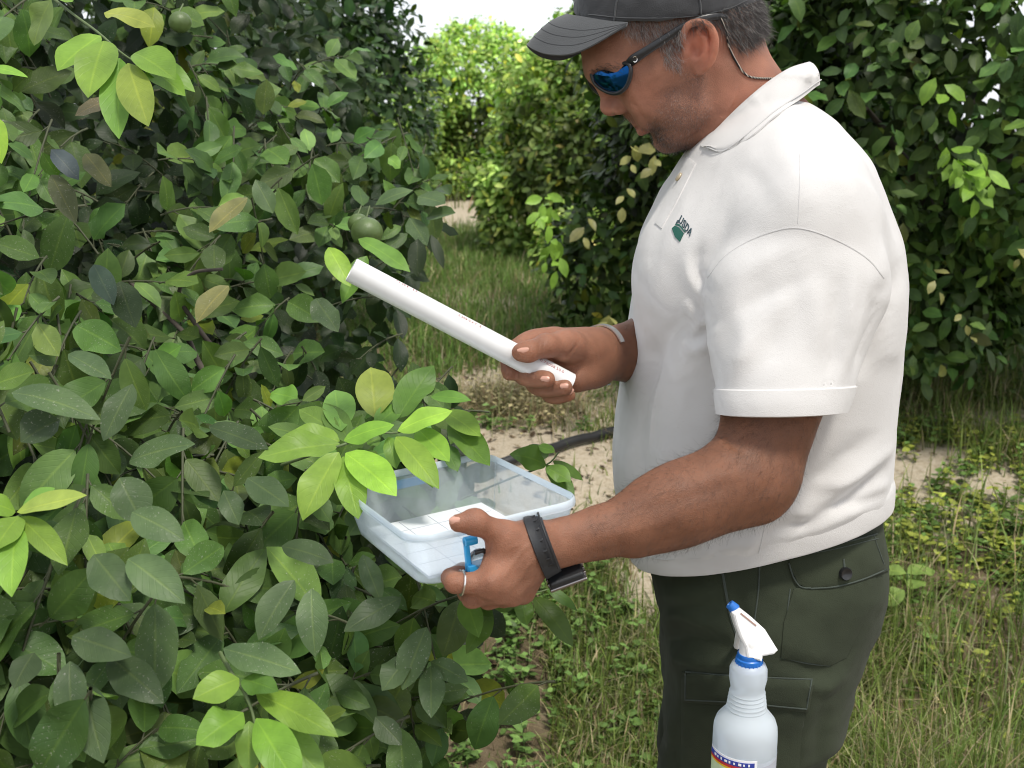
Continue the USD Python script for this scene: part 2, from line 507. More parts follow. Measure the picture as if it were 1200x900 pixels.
M_blacksteel = plain('watch_steel', (0.35, 0.33, 0.33), 0.28, metallic=1.0)
M_lens = mat('blue_mirror_lens', {
    'lw': ('layer_weight', {'blend': 0.35}),
    'r': ('rgb_ramp', {'ramp': [(0.0, (0.006, 0.045, 0.17)), (0.55, (0.015, 0.13, 0.36)), (1.0, (0.35, 0.5, 0.7))]}),
    'p': ('principled_bsdf', {'metallic': 1.0, 'roughness': 0.09}),
}, [('lw.facing', 'r.fac'), ('r.color', 'p.base_color')])
M_eye = plain('eye_white', (0.7, 0.66, 0.62), 0.2)
M_blue = plain('blue_plastic', (0.015, 0.14, 0.50), 0.35)
M_whiteplastic = plain('white_plastic', (0.82, 0.82, 0.81), 0.35)
M_button = plain('shirt_button', (0.42, 0.34, 0.22), 0.3)
M_boot = plain('brown_boot', (0.05, 0.035, 0.025), 0.6)

# ------------------------------------------------------------------ the man: seen from his left side, facing left
YC = 1.384                                     # the upright plane through the middle of his body
person = thing('person', 'man in white polo shirt, cap and sunglasses holding a tube over a clear box', 'person', (PY(890, 400, YC)[0], YC, 0))

# ---- head: a frame whose unit is 1 mm, one unit per picture pixel at the middle of the head
HO = P(800, 60, 1.33)
HS = 1.33 / FPX
YAW, ROLL = math.radians(3), math.radians(13)
HX = -RIGHT * math.cos(YAW) - FWD * math.sin(YAW)      # towards the face
HY = -FWD * math.cos(YAW) + RIGHT * math.sin(YAW)      # towards his left, the camera side
HY, HZ = HY * math.cos(ROLL) - UP * math.sin(ROLL), UP * math.cos(ROLL) + HY * math.sin(ROLL)
HM = np.stack([HX, HY, HZ])
def H(u, v, y=0.0):
    """A point of the head seen at (u, v), y mm to his left of the middle plane; y < 0 mirrors it to his right."""
    ray = P(u, v, 1.0) - CAM
    k = ((HO + abs(y) * HS * HY - CAM) @ HY) / (ray @ HY)
    p = CAM + k * ray
    return p if y >= 0 else p - 2 * ((p - HO) @ HY) * HY
mm = HS
def HL(u, v, y):
    """The same in head coordinates, mm."""
    return HM @ (H(u, v, y) - HO) / mm

def head_axes(deg):
    """Axes of the head frame turned by deg: the first axis tips down towards the face."""
    a = math.radians(deg)
    x = HX * math.cos(a) - HZ * math.sin(a)
    z = HX * math.sin(a) + HZ * math.cos(a)
    return np.stack([x, HY, z])

def ear_sdf(p, s):
    o = 72
    rim = [(806, 57, o), (800, 46, o + 5), (804, 32, o + 10), (816, 26, o + 14), (829, 29, o + 17), (837, 41, o + 18), (838, 55, o + 17), (835, 68, o + 14), (828, 79, o + 9)]
    pts = catmull([H(a, b, s * c) for a, b, c in rim], 3)
    ear = chain(p, pts, np.full(len(pts), 3.8 * mm), 2 * mm)
    ear = smin(ear, ellip(p, H(820, 54, s * (o + 7)), np.array([15, 4, 24]) * mm, np.stack([HX * 0.95 - HY * s * 0.3, HY * s * .95 + HX * .3, HZ])), 4 * mm)
    ear = smin(ear, ellip(p, H(820, 80, s * (o + 3)), np.array([7.5, 4.5, 8.5]) * mm), 5 * mm)
    anti = catmull([H(a, b, s * c) for a, b, c in [(818, 36, o + 12), (826, 46, o + 14), (827, 60, o + 12), (820, 71, o + 9)]], 3)
    ear = smin(ear, chain(p, anti, np.full(len(anti), 2.8 * mm), 2 * mm), 3 * mm)
    ear = smax(ear, -ellip(p, H(815, 58, s * (o + 12)), np.array([7, 7.5, 10.5]) * mm), 3 * mm)
    ear = smax(ear, -ellip(p, H(822, 36, s * (o + 17)), np.array([7, 5, 4]) * mm), 3 * mm)
    ear = smin(ear, ellip(p, H(803, 61, s * (o + 3)), np.array([4, 5.5, 7]) * mm), 4 * mm)
    return ear

def head_sdf(p):
    d = ellip(p, H(783, 22, 0), np.array([102, 76, 86]) * mm, head_axes(28))            # brain case
    d = smin(d, ellip(p, H(826, 38, 0), np.array([54, 60, 58]) * mm, head_axes(28)), 36 * mm)
    # forehead and face core
    d = smin(d, ellip(p, H(735, 66, 0), np.array([50, 57, 44]) * mm, head_axes(28)), 24 * mm)
    d = smin(d, cone(p, H(757, 98, 0), H(784, 138, 0), 33 * mm, 26 * mm), 18 * mm)
    for s in (-1, 1):
        # cheek bones, cheeks
        d = smin(d, cone(p, H(744, 97, s * 42), H(790, 78, s * 58), 15 * mm, 14 * mm), 20 * mm)
        d = smin(d, cone(p, H(757, 118, s * 30), H(790, 126, s * 42), 20 * mm, 23 * mm), 22 * mm)
        # jaw: angle below the ear to the chin
        d = smin(d, chain(p, [H(812, 78, s * 55), H(815, 126, s * 50), H(790, 155, s * 24), H(783, 161, 0)], np.array([15, 16, 14, 13]) * mm), 18 * mm)
        # brow ridge
        d = smin(d, cone(p, H(699, 83, s * 12), H(724, 73, s * 44), 8 * mm, 6 * mm), 12 * mm)
        # eye socket
        d = smax(d, -ellip(p, H(705, 97, s * 34), np.array([14, 18, 12]) * mm, head_axes(28)), 12 * mm)
        # fold beside the mouth
        d = smin(d, ellip(p, H(757, 137, s * 20), np.array([11, 13, 15]) * mm), 12 * mm)
    # nose
    d = smin(d, chain(p, [H(709, 90, 0), H(711, 106, 0), H(714, 123, 0)], np.array([8, 8.0, 9.5]) * mm), 8 * mm)
    d = smin(d, ellip(p, H(716, 125, 0), np.array([12.5, 12, 11]) * mm), 5 * mm)
    for s in (-1, 1):
        d = smin(d, ellip(p, H(728, 124, s * 13), np.array([12, 8, 9.5]) * mm, head_axes(40)), 4 * mm)
        d = smax(d, -ellip(p, H(724, 134, s * 7), np.array([5, 3.5, 4]) * mm), 2 * mm)
    # lips and chin
    d = smin(d, cone(p, H(739, 130, 0), H(750, 141, 0), 10 * mm, 9.5 * mm), 8 * mm)
    def lip(c, r, k, f=smin):
        pts = [H(u, v, y) for u, v, y in c] + [H(u, v, -y) for u, v, y in c[-2::-1]]
        rr = np.array(list(r) + list(r)[-2::-1]) * mm
        return f(d, chain(p, pts, rr, 2 * mm) if f is smin else -chain(p, pts, rr, 1 * mm), k * mm)
    d = lip([(762, 144, 21), (753, 143.5, 11), (748, 144, 0)], (2.4, 5.2, 5.8), 3.5)
    d = lip([(764, 149, 19), (757, 152, 10), (752.5, 153, 0)], (2.4, 5.6, 6.4), 3.0)
    d = lip([(767, 146, 25), (754, 148.4, 12), (744, 149, 0)], (1.2, 1.7, 1.8), 1.5, smax)
    d = smin(d, ellip(p, H(782, 164, 0), np.array([13, 19, 12]) * mm), 9 * mm)
    d = smax(d, -cone(p, H(763, 163, 14), H(763, 163, -14), 4 * mm, 4 * mm), 8 * mm)
    # soft flesh under the chin, neck
    d = smin(d, ellip(p, H(818, 150, 0), np.array([30, 40, 25]) * mm, head_axes(-10)), 20 * mm)
    d = smin(d, cone(p, H(842, 82, 0), H(903, 185, 0), 57 * mm, 66 * mm), 26 * mm)
    # neck muscle from behind the ear to the collar bone
    d = smin(d, cone(p, H(842, 84, 48), H(850, 190, 30), 15 * mm, 14 * mm), 18 * mm)
    # shoulders hidden in the shirt
    d = smin(d, cone(p, H(903, 185, 0), PY(900, 330, YC), 60 * mm, 0.08), 40 * mm)
    for s in (-1, 1):
        near = np.linalg.norm(p - H(818, 55, s * 80), axis=-1) < 62 * mm
        if near.any():
            d[near] = smin(d[near], ear_sdf(p[near], s), 5 * mm)
    return d

# ---- arms: joints in space, read off the picture at their real distances
def W3(*a):
    return [P(*q) for q in a]
SHL = PY(942, 268, 1.205)
ELB = PY(885, 548, 1.128)
WRL = P(656, 638, 1.102)
SHR = PY(925, 275, YC + 0.175)
ELR = P(850, 455, 1.56)
WRR = P(706, 416, 1.345)

def arm_left(p):
    d = chain(p, [SHL, SHL * .45 + ELB * .55, ELB], [0.060, 0.046, 0.037], 0.03)
    # biceps, triceps
    d = smin(d, cone(p, P(900, 430, 1.175), P(889, 500, 1.17), 0.040, 0.031), 0.03)
    d = smin(d, cone(p, P(930, 440, 1.19), P(903, 540, 1.178), 0.039, 0.029), 0.03)
    d = smin(d, ellip(p, P(902, 562, 1.170), (0.019, 0.020, 0.021)), 0.03)
    # forearm: flattens towards the wrist
    d = smin(d, cone(p, P(868, 559, 1.165), P(795, 590, 1.135), 0.036, 0.033), 0.03)
    d = smin(d, cone(p, P(795, 590, 1.135), WRL, 0.0325, 0.0185), 0.02)
    d = smin(d, cone(p, P(850, 556, 1.150), P(765, 590, 1.13), 0.026, 0.021), 0.03)
    d = smin(d, cone(p, P(882, 578, 1.165), P(745, 626, 1.125), 0.029, 0.020), 0.03)
    d = smin(d, chain(p, [P(700, 619, 1.11), P(652, 631, 1.100), P(626, 638, 1.09)], [0.0195, 0.0155, 0.0175], 0.01), 0.012)
    d = smin(d, chain(p, [P(700, 632, 1.115), P(652, 643, 1.105), P(626, 648, 1.095)], [0.0195, 0.0155, 0.0175], 0.01), 0.012)
    d = smin(d, ellip(p, P(660, 622, 1.095), (0.009, 0.008, 0.008)), 0.012)
    return d

def hand_left(p):
    # back of the hand: wrist to the knuckles; fingers run down under the box
    K = W3((572, 683, 1.048), (586, 691, 1.058), (600, 695, 1.073), (613, 694, 1.09))       # knuckles: index .. little
    W = W3((624, 634, 1.085), (626, 640, 1.09), (628, 645, 1.10), (630, 650, 1.112))
    d = None
    for a, b, ra, rb in zip(W, K, (.0175, .0175, .0170, .0160), (.0135, .0135, .0125, .0115)):
        e = cone(p, a, b, ra, rb)
        d = e if d is None else smin(d, e, 0.014)
    # the flesh between thumb and index
    d = smin(d, cone(p, P(618, 640, 1.075), P(585, 657, 1.060), .020, .013), .018)
    d = smin(d, cone(p, P(606, 642, 1.066), P(588, 634, 1.054), .017, .012), .016)
    # thumb over the rim
    th = chain(p, W3((628, 640, 1.085), (592, 628, 1.055), (557, 612, 1.035), (537, 613, 1.028)), [.018, .0132, .0100, .0084], .008)
    th = smin(th, ellip(p, P(556, 611, 1.033), (.0102, .0100, .0100)), .008)
    d = smin(d, th, .010)
    # knuckle of the index
    d = smin(d, ellip(p, P(574, 684, 1.044), (.0115, .0115, .011)), .010)
    fingers = [
        [(572, 684, 1.048), (533, 683, 1.040), (528, 677, 1.062), (542, 668, 1.085)],
        [(586, 692, 1.058), (553, 701, 1.056), (547, 695, 1.082), (560, 686, 1.105)],
        [(600, 696, 1.073), (572, 703, 1.078), (566, 697, 1.102), (576, 690, 1.122)],
        [(613, 694, 1.09), (590, 702, 1.098), (584, 697, 1.118), (594, 692, 1.135)],
    ]
    for pts, r in zip(fingers, ((.0112, .0096, .0088, .0078), (.0112, .0096, .0088, .0078), (.0106, .0092, .0085, .0074), (.0095, .0084, .0077, .0068))):
        d = smin(d, chain(p, W3(*pts), r, .003), .005)
    # tendons
    for a, b in (((622, 640, 1.070), (577, 680, 1.037)), ((628, 650, 1.076), (589, 688, 1.046)), ((632, 658, 1.088), (603, 692, 1.061))):
        d = smin(d, cone(p, P(*a), P(*b), .0042, .0042), .010)
    return d

def left_sdf(p):
    up = np.clip(((p - P(914, 470, 1.168)) @ unit(P(919, 380, 1.19) - P(914, 481, 1.168))) / .05, 0, 1)
    return smin(arm_left(p) + .016 * up, hand_left(p), .012)        # slimmer inside the sleeve

TA, TB = P(411.5, 316, 1.205), P(668, 451, 1.262)          # the tube's two ends
TDIR = unit(TB - TA)
TR = 0.0134
def arm_right(p):
    d = chain(p, [SHR, ELR], [0.06, 0.05], .03)
    d = smin(d, chain(p, [ELR, P(765, 408, 1.42), WRR], [0.046, 0.038, 0.024], .03), .03)
    d = smin(d, cone(p, P(760, 400, 1.40), P(706, 405, 1.34), .026, .018), .02)
    d = smin(d, cone(p, P(740, 422, 1.41), P(704, 422, 1.345), .026, .018), .02)
    return d

def hand_right(p):
    # palm
    d = None
    for a, b, ra, rb in ((( 702, 408, 1.335), (650, 400, 1.300), .021, .015), ((702, 414, 1.338), (645, 412, 1.305), .021, .016), ((700, 422, 1.34), (655, 425, 1.312), .021, .015), ((698, 430, 1.34), (668, 440, 1.318), .020, .014)):
        e = cone(p, P(*a), P(*b), ra, rb)
        d = e if d is None else smin(d, e, .016)
    # ball of the thumb and heel of the hand
    d = smin(d, cone(p, P(690, 412, 1.318), P(660, 406, 1.272), .023, .0165), .018)
    d = smin(d, cone(p, P(696, 436, 1.325), P(676, 446, 1.300), .018, .014), .016)
    th = chain(p, W3((668, 405, 1.277), (640, 405, 1.245), (619, 412, 1.226), (610, 413, 1.224)), [.0160, .0128, .0112, .0098], .006)
    d = smin(d, th, .010)
    # index: behind the tube, its tip coming out below
    fingers = [
        ([(650, 397, 1.300), (620, 400, 1.296), (599, 417, 1.278), (597, 437, 1.258)], (.0135, .0115, .0102, .0088)),
        ([(645, 412, 1.305), (612, 424, 1.294), (614, 440, 1.262), (641, 444.5, 1.236)], (.0130, .0118, .0108, .0092)),
        ([(655, 428, 1.310), (627, 443, 1.300), (634, 454, 1.270), (662, 454, 1.244)], (.0126, .0114, .0102, .0088)),
        ([(668, 440, 1.318), (644, 457, 1.305), (650, 464, 1.280), (669, 461, 1.256)], (.0115, .0100, .0090, .0078)),
    ]
    for pts, r in fingers:
        q = catmull(W3(*pts), 4)
        rr = np.interp(np.linspace(0, 3, len(q)), range(4), r)
        d = smin(d, chain(p, q, rr, .003), .005)
    # flesh is pressed flat where it touches the tube
    return smax(d, -(np.linalg.norm((p - TA) - ((p - TA) @ TDIR)[..., None] * TDIR, axis=-1) - TR + 0.0006), .002)

def right_sdf(p):
    return smin(arm_right(p), hand_right(p), .012)

def bounds(pts, pad):
    pts = np.array(pts)
    return pts.min(0) - pad, pts.max(0) + pad

head = solid(head_sdf, *(lambda a, b: (a, b))(*bounds([H(680, -75, -90), H(905, 185, 90), H(690, 100, 0), PY(900, 330, YC + .10), PY(900, 330, YC - .10), PY(900, 390, YC), PY(980, 330, YC), PY(800, 330, YC), H(905, 185, -75)], .035)), 0.0024)
larm = solid(left_sdf, *bounds([SHL, ELB, WRL, P(528, 680, 1.04), P(594, 706, 1.14), P(534, 610, 1.02), P(925, 580, 1.2)], .075), 0.0024)
rarm = solid(right_sdf, *bounds([SHR, ELR, WRR, P(595, 400, 1.25), P(600, 465, 1.23)], .06), 0.0024)
for m_ in (head, larm, rarm):
    smoothed(m_, 4)
torso_core = trimesh.creation.icosphere(3); torso_core.apply_scale([.11, .17, .22]); torso_core.apply_translation((PY(895, 360, YC)))
def to_man(m):
    return manifold3d.Manifold(manifold3d.Mesh(np.asarray(m.vertices, np.float32), np.asarray(m.faces, np.uint32)))
try:
    body = to_man(head) + to_man(torso_core) + to_man(larm) + to_man(rarm)
    mb_ = body.to_mesh()
    assert len(mb_.tri_verts) > 1000
    bodym = trimesh.Trimesh(np.asarray(mb_.vert_properties)[:, :3], np.asarray(mb_.tri_verts), process=False)
except Exception as e:
    print('body union failed', e)
    bodym = trimesh.util.concatenate([head, torso_core, larm, rarm])
print('body', len(bodym.faces), len(bodym.split(only_watertight=False)))

def stroke_skin(m, strokes):
    V, N = np.array(m.vertices), np.array(m.vertex_normals)
    u, v, d = UVD(V)
    uv = np.stack([u, v], -1)
    near = np.clip(-(N * unit(V - CAM)).sum(1) * 3, 0, 1)
    out = np.zeros(len(V))
    for pts, w, h, dmax in strokes:
        c = catmull(pts, 8)
        dist, i = cKDTree(c).query(uv)
        t = np.sin(np.clip(i / (len(c) - 1), .03, .97) * np.pi) ** .6
        out += h * t * np.exp(-(dist / w) ** 2) * (np.abs(d - dmax) < .12)
    m.vertices = V + N * (out * near)[:, None]
mmh = .001
stroke_skin(bodym, [
    # back of the left hand: veins, knuckle folds, web
    ([(626, 634), (612, 646), (600, 662), (592, 676)], 2.2, 1.0 * mmh, 1.08), ([(630, 652), (618, 664), (610, 680)], 2.2, .8 * mmh, 1.08), ([(618, 640), (604, 640), (592, 646)], 2.2, .7 * mmh, 1.07),
    ([(551, 603), (556, 611), (556, 620)], 1.1, -.8 * mmh, 1.04), ([(556, 602), (560, 611), (560, 621)], 1.1, -.8 * mmh, 1.04), ([(561, 604), (565, 612), (564, 622)], 1.0, -.6 * mmh, 1.04),
    ([(577, 628), (574, 640), (571, 656)], 1.6, -.9 * mmh, 1.05), ([(584, 632), (581, 644), (578, 658)], 1.5, -.7 * mmh, 1.05),
    ([(560, 677), (561, 686), (558, 694)], 1.2, -.8 * mmh, 1.05), ([(566, 675), (568, 685), (566, 696)], 1.2, -.7 * mmh, 1.05), ([(572, 672), (578, 680), (582, 692)], 1.4, -.6 * mmh, 1.05), ([(546, 676), (546, 685), (544, 692)], 1.1, -.6 * mmh, 1.05),
    ([(534, 676), (533, 684), (535, 692)], 1.1, -.8 * mmh, 1.05), ([(556, 697), (572, 699), (586, 704)], 1.6, -.9 * mmh, 1.06),
    # right hand: thumb joint, palm lines, finger joints
    ([(634, 396), (632, 405), (634, 413)], 1.2, -.8 * mmh, 1.25), ([(639, 395), (637, 405), (639, 415)], 1.2, -.7 * mmh, 1.25), ([(648, 420), (662, 418), (672, 410), (678, 400)], 1.8, -1.2 * mmh, 1.29), ([(660, 430), (676, 428), (692, 418)], 1.6, -.9 * mmh, 1.3), ([(694, 402), (698, 415), (698, 430)], 1.5, -.9 * mmh, 1.33), ([(699, 402), (703, 416), (702, 432)], 1.3, -.7 * mmh, 1.33),
    ([(628, 436), (626, 444), (630, 451)], 1.1, -.7 * mmh, 1.25), ([(646, 447), (645, 454), (648, 461)], 1.0, -.6 * mmh, 1.26),
    # elbow and forearm: crease and soft muscle edges
    ([(846, 505), (858, 520), (880, 528)], 5, -1.6 * mmh, 1.14), ([(852, 512), (870, 530), (900, 536)], 9, -1.2 * mmh, 1.14), ([(910, 560), (900, 572), (886, 580)], 8, -1.4 * mmh, 1.15), ([(700, 612), (760, 596), (820, 580), (860, 566)], 9, -1.4 * mmh, 1.13), ([(690, 632), (740, 622), (800, 606)], 6, .9 * mmh, 1.13), ([(820, 560), (846, 556), (872, 560)], 10, 1.6 * mmh, 1.13),
    # face: fold from the nose wing, cheek line, neck folds, crow's feet
    ([(738, 118), (746, 126), (753, 137), (758, 143)], 2.6, -1.3 * mmh, 1.29), ([(760, 146), (766, 154), (768, 162)], 2.4, -.9 * mmh, 1.29), ([(744, 96), (752, 108), (766, 116)], 4, -.8 * mmh, 1.28), ([(790, 172), (806, 164), (826, 150), (846, 132)], 3.0, -1.6 * mmh, 1.29), ([(832, 120), (846, 134), (858, 128)], 3, -.9 * mmh, 1.29), ([(866, 96), (858, 120), (846, 142)], 3, 1.4 * mmh, 1.29),
    ([(748, 84), (756, 82), (764, 78)], 1.3, -.5 * mmh, 1.27), ([(748, 89), (757, 88), (766, 86)], 1.3, -.5 * mmh, 1.27), ([(690, 60), (715, 55), (740, 52)], 2, -.5 * mmh, 1.29),
])
# skin colour: where the man is tanned, ruddy or bearded (his own colouring)
def skin_tint(V):
    q = (V - HO) @ HM.T / mm                      # head coordinates, mm
    inhead = (np.abs(q[:, 0]) < 200) & (np.abs(q[:, 2]) < 150) & (np.abs(q[:, 1]) < 110) & (V[:, 2] > HO[2] - .2)
    base = np.tile(np.array([0.168, 0.076, 0.043]), (len(V), 1))
    dl = np.minimum.reduce([np.linalg.norm(V - c, axis=1) for c in W3((600, 660, 1.06), (640, 420, 1.27), (560, 640, 1.05))])
    k = np.exp(-(dl / .08) ** 2)[:, None]
    base = base * (1 - k) + np.array([0.255, 0.122, 0.076]) * k
    face = np.array([0.272, 0.130, 0.085])
    base[inhead] = face
    def blob(u, v, y, r, col, w):
        c = HL(u, v, y)
        kk = (np.exp(-(np.linalg.norm(q - c, axis=1) / r) ** 2) * w * inhead)[:, None]
        base[:] = base * (1 - kk) + np.asarray(col) * kk
    for s in (-1, 1):
        blob(822, 50, s * 82, 26, (0.42, 0.15, 0.095), .9)       # ears
        blob(760, 110, s * 55, 25, (0.34, 0.14, 0.085), .5)
        blob(870, 130, s * 50, 50, (0.34, 0.14, 0.09), .7)     # neck
        blob(757, 150, s * 8, 9, (0.36, 0.12, 0.095), .9)        # lips
    blob(712, 122, 0, 22, (0.38, 0.17, 0.115), .6)
    beard = np.zeros(len(V))
    for u, v, y, r, w in ((800, 130, 50, 34, .8), (780, 158, 25, 28, 1.0), (752, 150, 0, 20, .45), (739, 137, 0, 14, .6), (812, 95, 60, 22, .6), (800, 165, 10, 30, .9)):
        for s in (-1, 1):
            beard = np.maximum(beard, w * np.exp(-(np.linalg.norm(q - HL(u, v, s * y), axis=1) / r) ** 2) * inhead)
    lipk = np.exp(-(np.linalg.norm(q - HL(759, 150, 0), axis=1) / 10) ** 2)
    beard = beard * (1 - np.clip(lipk * 1.3, 0, 1))
    return base, beard
tint_, beard_ = skin_tint(np.asarray(bodym.vertices))
BODY = obj('body', bodym, M_skin, person, smooth=True, tint=tint_, extra={'beard': beard_})
# ------------------------------------------------------------------ clothes: loft profiles read at picture rows, on the middle plane of the body
class Loft:
    def __init__(self, rows, pw=2.3):
        z, xc, a, b, n, y = [], [], [], [], [], []
        for r in rows:
            v, uf, ub, w = r[:4]
            pf, pb = PY(uf, v, YC), PY(ub, v, YC)
            nn = r[4] if len(r) > 4 else pw
            X, A = (pf[0] + pb[0]) / 2, (pb[0] - pf[0]) / 2
            th = np.linspace(0, 2 * np.pi, 96)
            c, s_ = np.cos(th), np.sin(th)
            for _ in range(25):          # fit so that the outline seen from the side has the widths read off
                q = np.stack([X + A * np.sign(c) * np.abs(c) ** (2 / nn), YC + w * np.sign(s_) * np.abs(s_) ** (2 / nn), np.full(96, pf[2])], -1)
                uu = UVD(q)[0]
                e0, e1 = (uf - uu.min()) * 1.38 / FPX, (ub - uu.max()) * 1.38 / FPX
                X += (e0 + e1) / 2 * .7; A += (e1 - e0) / 2 * .7
            z.append(pf[2]); xc.append(X); a.append(A); b.append(w)
            n.append(nn); y.append(YC)
        o = np.argsort(z)
        z = np.array(z)[o]
        self.z = z
        self.fx, self.fa, self.fb, self.fn, self.fy = [PchipInterpolator(z, np.array(q)[o], extrapolate=False) for q in (xc, a, b, n, y)]
    def __call__(self, p):
        zz = np.clip(p[..., 2], self.z[0], self.z[-1])
        x, a, b, n, y = self.fx(zz), self.fa(zz), self.fb(zz), self.fn(zz), self.fy(zz)
        dx, dy = p[..., 0] - x, p[..., 1] - y
        r = np.sqrt(dx * dx + dy * dy) + 1e-9
        s = (np.abs(dx / a) ** n + np.abs(dy / b) ** n) ** (1 / n) + 1e-9
        d = r - r / s
        over = np.maximum(p[..., 2] - self.z[-1], self.z[0] - p[..., 2])
        return np.maximum(d * 0.9, over)

torso = Loft([
    (122, 868, 950, .050), (140, 842, 978, .075), (160, 816, 996, .115), (190, 794, 1022, .155), (237, 768, 1041, .188), (290, 746, 1060, .202),
    (337, 741, 1063, .208), (400, 734, 1058, .208), (450, 728, 1055, .205), (500, 724, 1052, .202), (560, 722, 1047, .200), (600, 727, 1047, .197),
    (640, 736, 1047, .194), (690, 744, 1045, .190)])
HEM = [PY(740, 654, YC), PY(1043, 574, YC), PY(905, 657, YC - .19)]
hem_n = unit(np.cross(HEM[1] - HEM[0], HEM[2] - HEM[0])); hem_n = hem_n * np.sign(hem_n[2])
# sleeves
SL0, SL1 = PY(936, 300, 1.212), P(914, 470, 1.168)
SR0 = PY(925, 300, YC + .172); SR1 = SR0 * .35 + ELR * .65
def sleeve(p, a, b, ra, rb, cut):
    """(outside, hollow): a sleeve that ends in an open cuff."""
    ax = unit(b - a)
    d = cone(p, a, b + ax * .03, ra, rb)
    d = np.maximum(d, (p - cut[0]) @ unit(cut[1]))
    return d
CUT_L = (P(914, 482, 1.168), -UP + RIGHT * .02 + FWD * .04)
CUT_R = (SR1, SR1 - SR0)

def shirt_out(p):
    d = torso(p)
    # shoulders
    for s, sj in ((-1, SHL), (1, SHR)):
        q = PY(914, 180, YC + s * .080)
        d = smin(d, cone(p, q, sj + [0.004, -s * .005, 0.002], .050, .074), .045)
    # chest and belly
    d = smin(d, ellip(p, PY(828, 330, YC - .085), (.075, .085, .085)), .05)
    d = smin(d, ellip(p, PY(815, 545, YC), (.080, .13, .12)), .05)
    return d

def sleeve_left(p):
    e = cone(p, SL0, P(916, 480, 1.168), .083, .0575)
    e = smin(e, cone(p, P(975, 340, 1.20), P(936, 480, 1.178), .058, .036), .03)
    return smin(e, cone(p, P(880, 345, 1.19), P(894, 480, 1.155), .050, .038), .03)

def shirt_sdf(p):
    d = shirt_out(p)
    # left sleeve: wider than the arm, pulled flat at front and back
    e = np.maximum(sleeve_left(p), (p - CUT_L[0]) @ unit(CUT_L[1]))
    inner = cone(p, SL0, P(914, 520, 1.165), .072, .0525)
    inner = np.maximum(inner, -((p - P(916, 440, 1.175)) @ unit(CUT_L[1])))
    d = smin(d, e, .007)
    e = cone(p, SR0, SR1, .086, .070)
    e = np.maximum(e, (p - CUT_R[0]) @ unit(CUT_R[1]))
    d = smin(d, e, .02)
    d = smax(d, -inner, .003)
    # hem
    d = smax(d, -((p - HEM[0]) @ hem_n), .006)
    low = PY(890, 640, YC)
    hollow = torso(p) + .010
    hollow = np.maximum(hollow, (p - HEM[0]) @ hem_n - .035)
    d = smax(d, -hollow, .003)
    # neck opening
    d = smax(d, -cone(p, H(842, 60, 0), H(898, 172, 0), 56 * mm, 64 * mm), .006)
    return d

def stroke_field(V, N, strokes):
    """Displacement along the normal from folds drawn as curves on the near side: (points, width px, height m)."""
    u, v, d = UVD(V)
    uv = np.stack([u, v], -1)
    near = np.clip(-(N * unit(V - CAM)).sum(1) * 3, 0, 1)
    out = np.zeros(len(V))
    for pts, w, h in strokes:
        c = catmull(pts, 10)
        t = cKDTree(c)
        dist, i = t.query(uv)
        s = i / (len(c) - 1)
        taper = np.sin(np.clip(s, 0.02, 0.98) * np.pi) ** 0.6
        ww = w if np.isscalar(w) else np.interp(s, np.linspace(0, 1, len(w)), w)
        x = dist / ww
        out += h * taper * np.exp(-x * x)
    return out * near

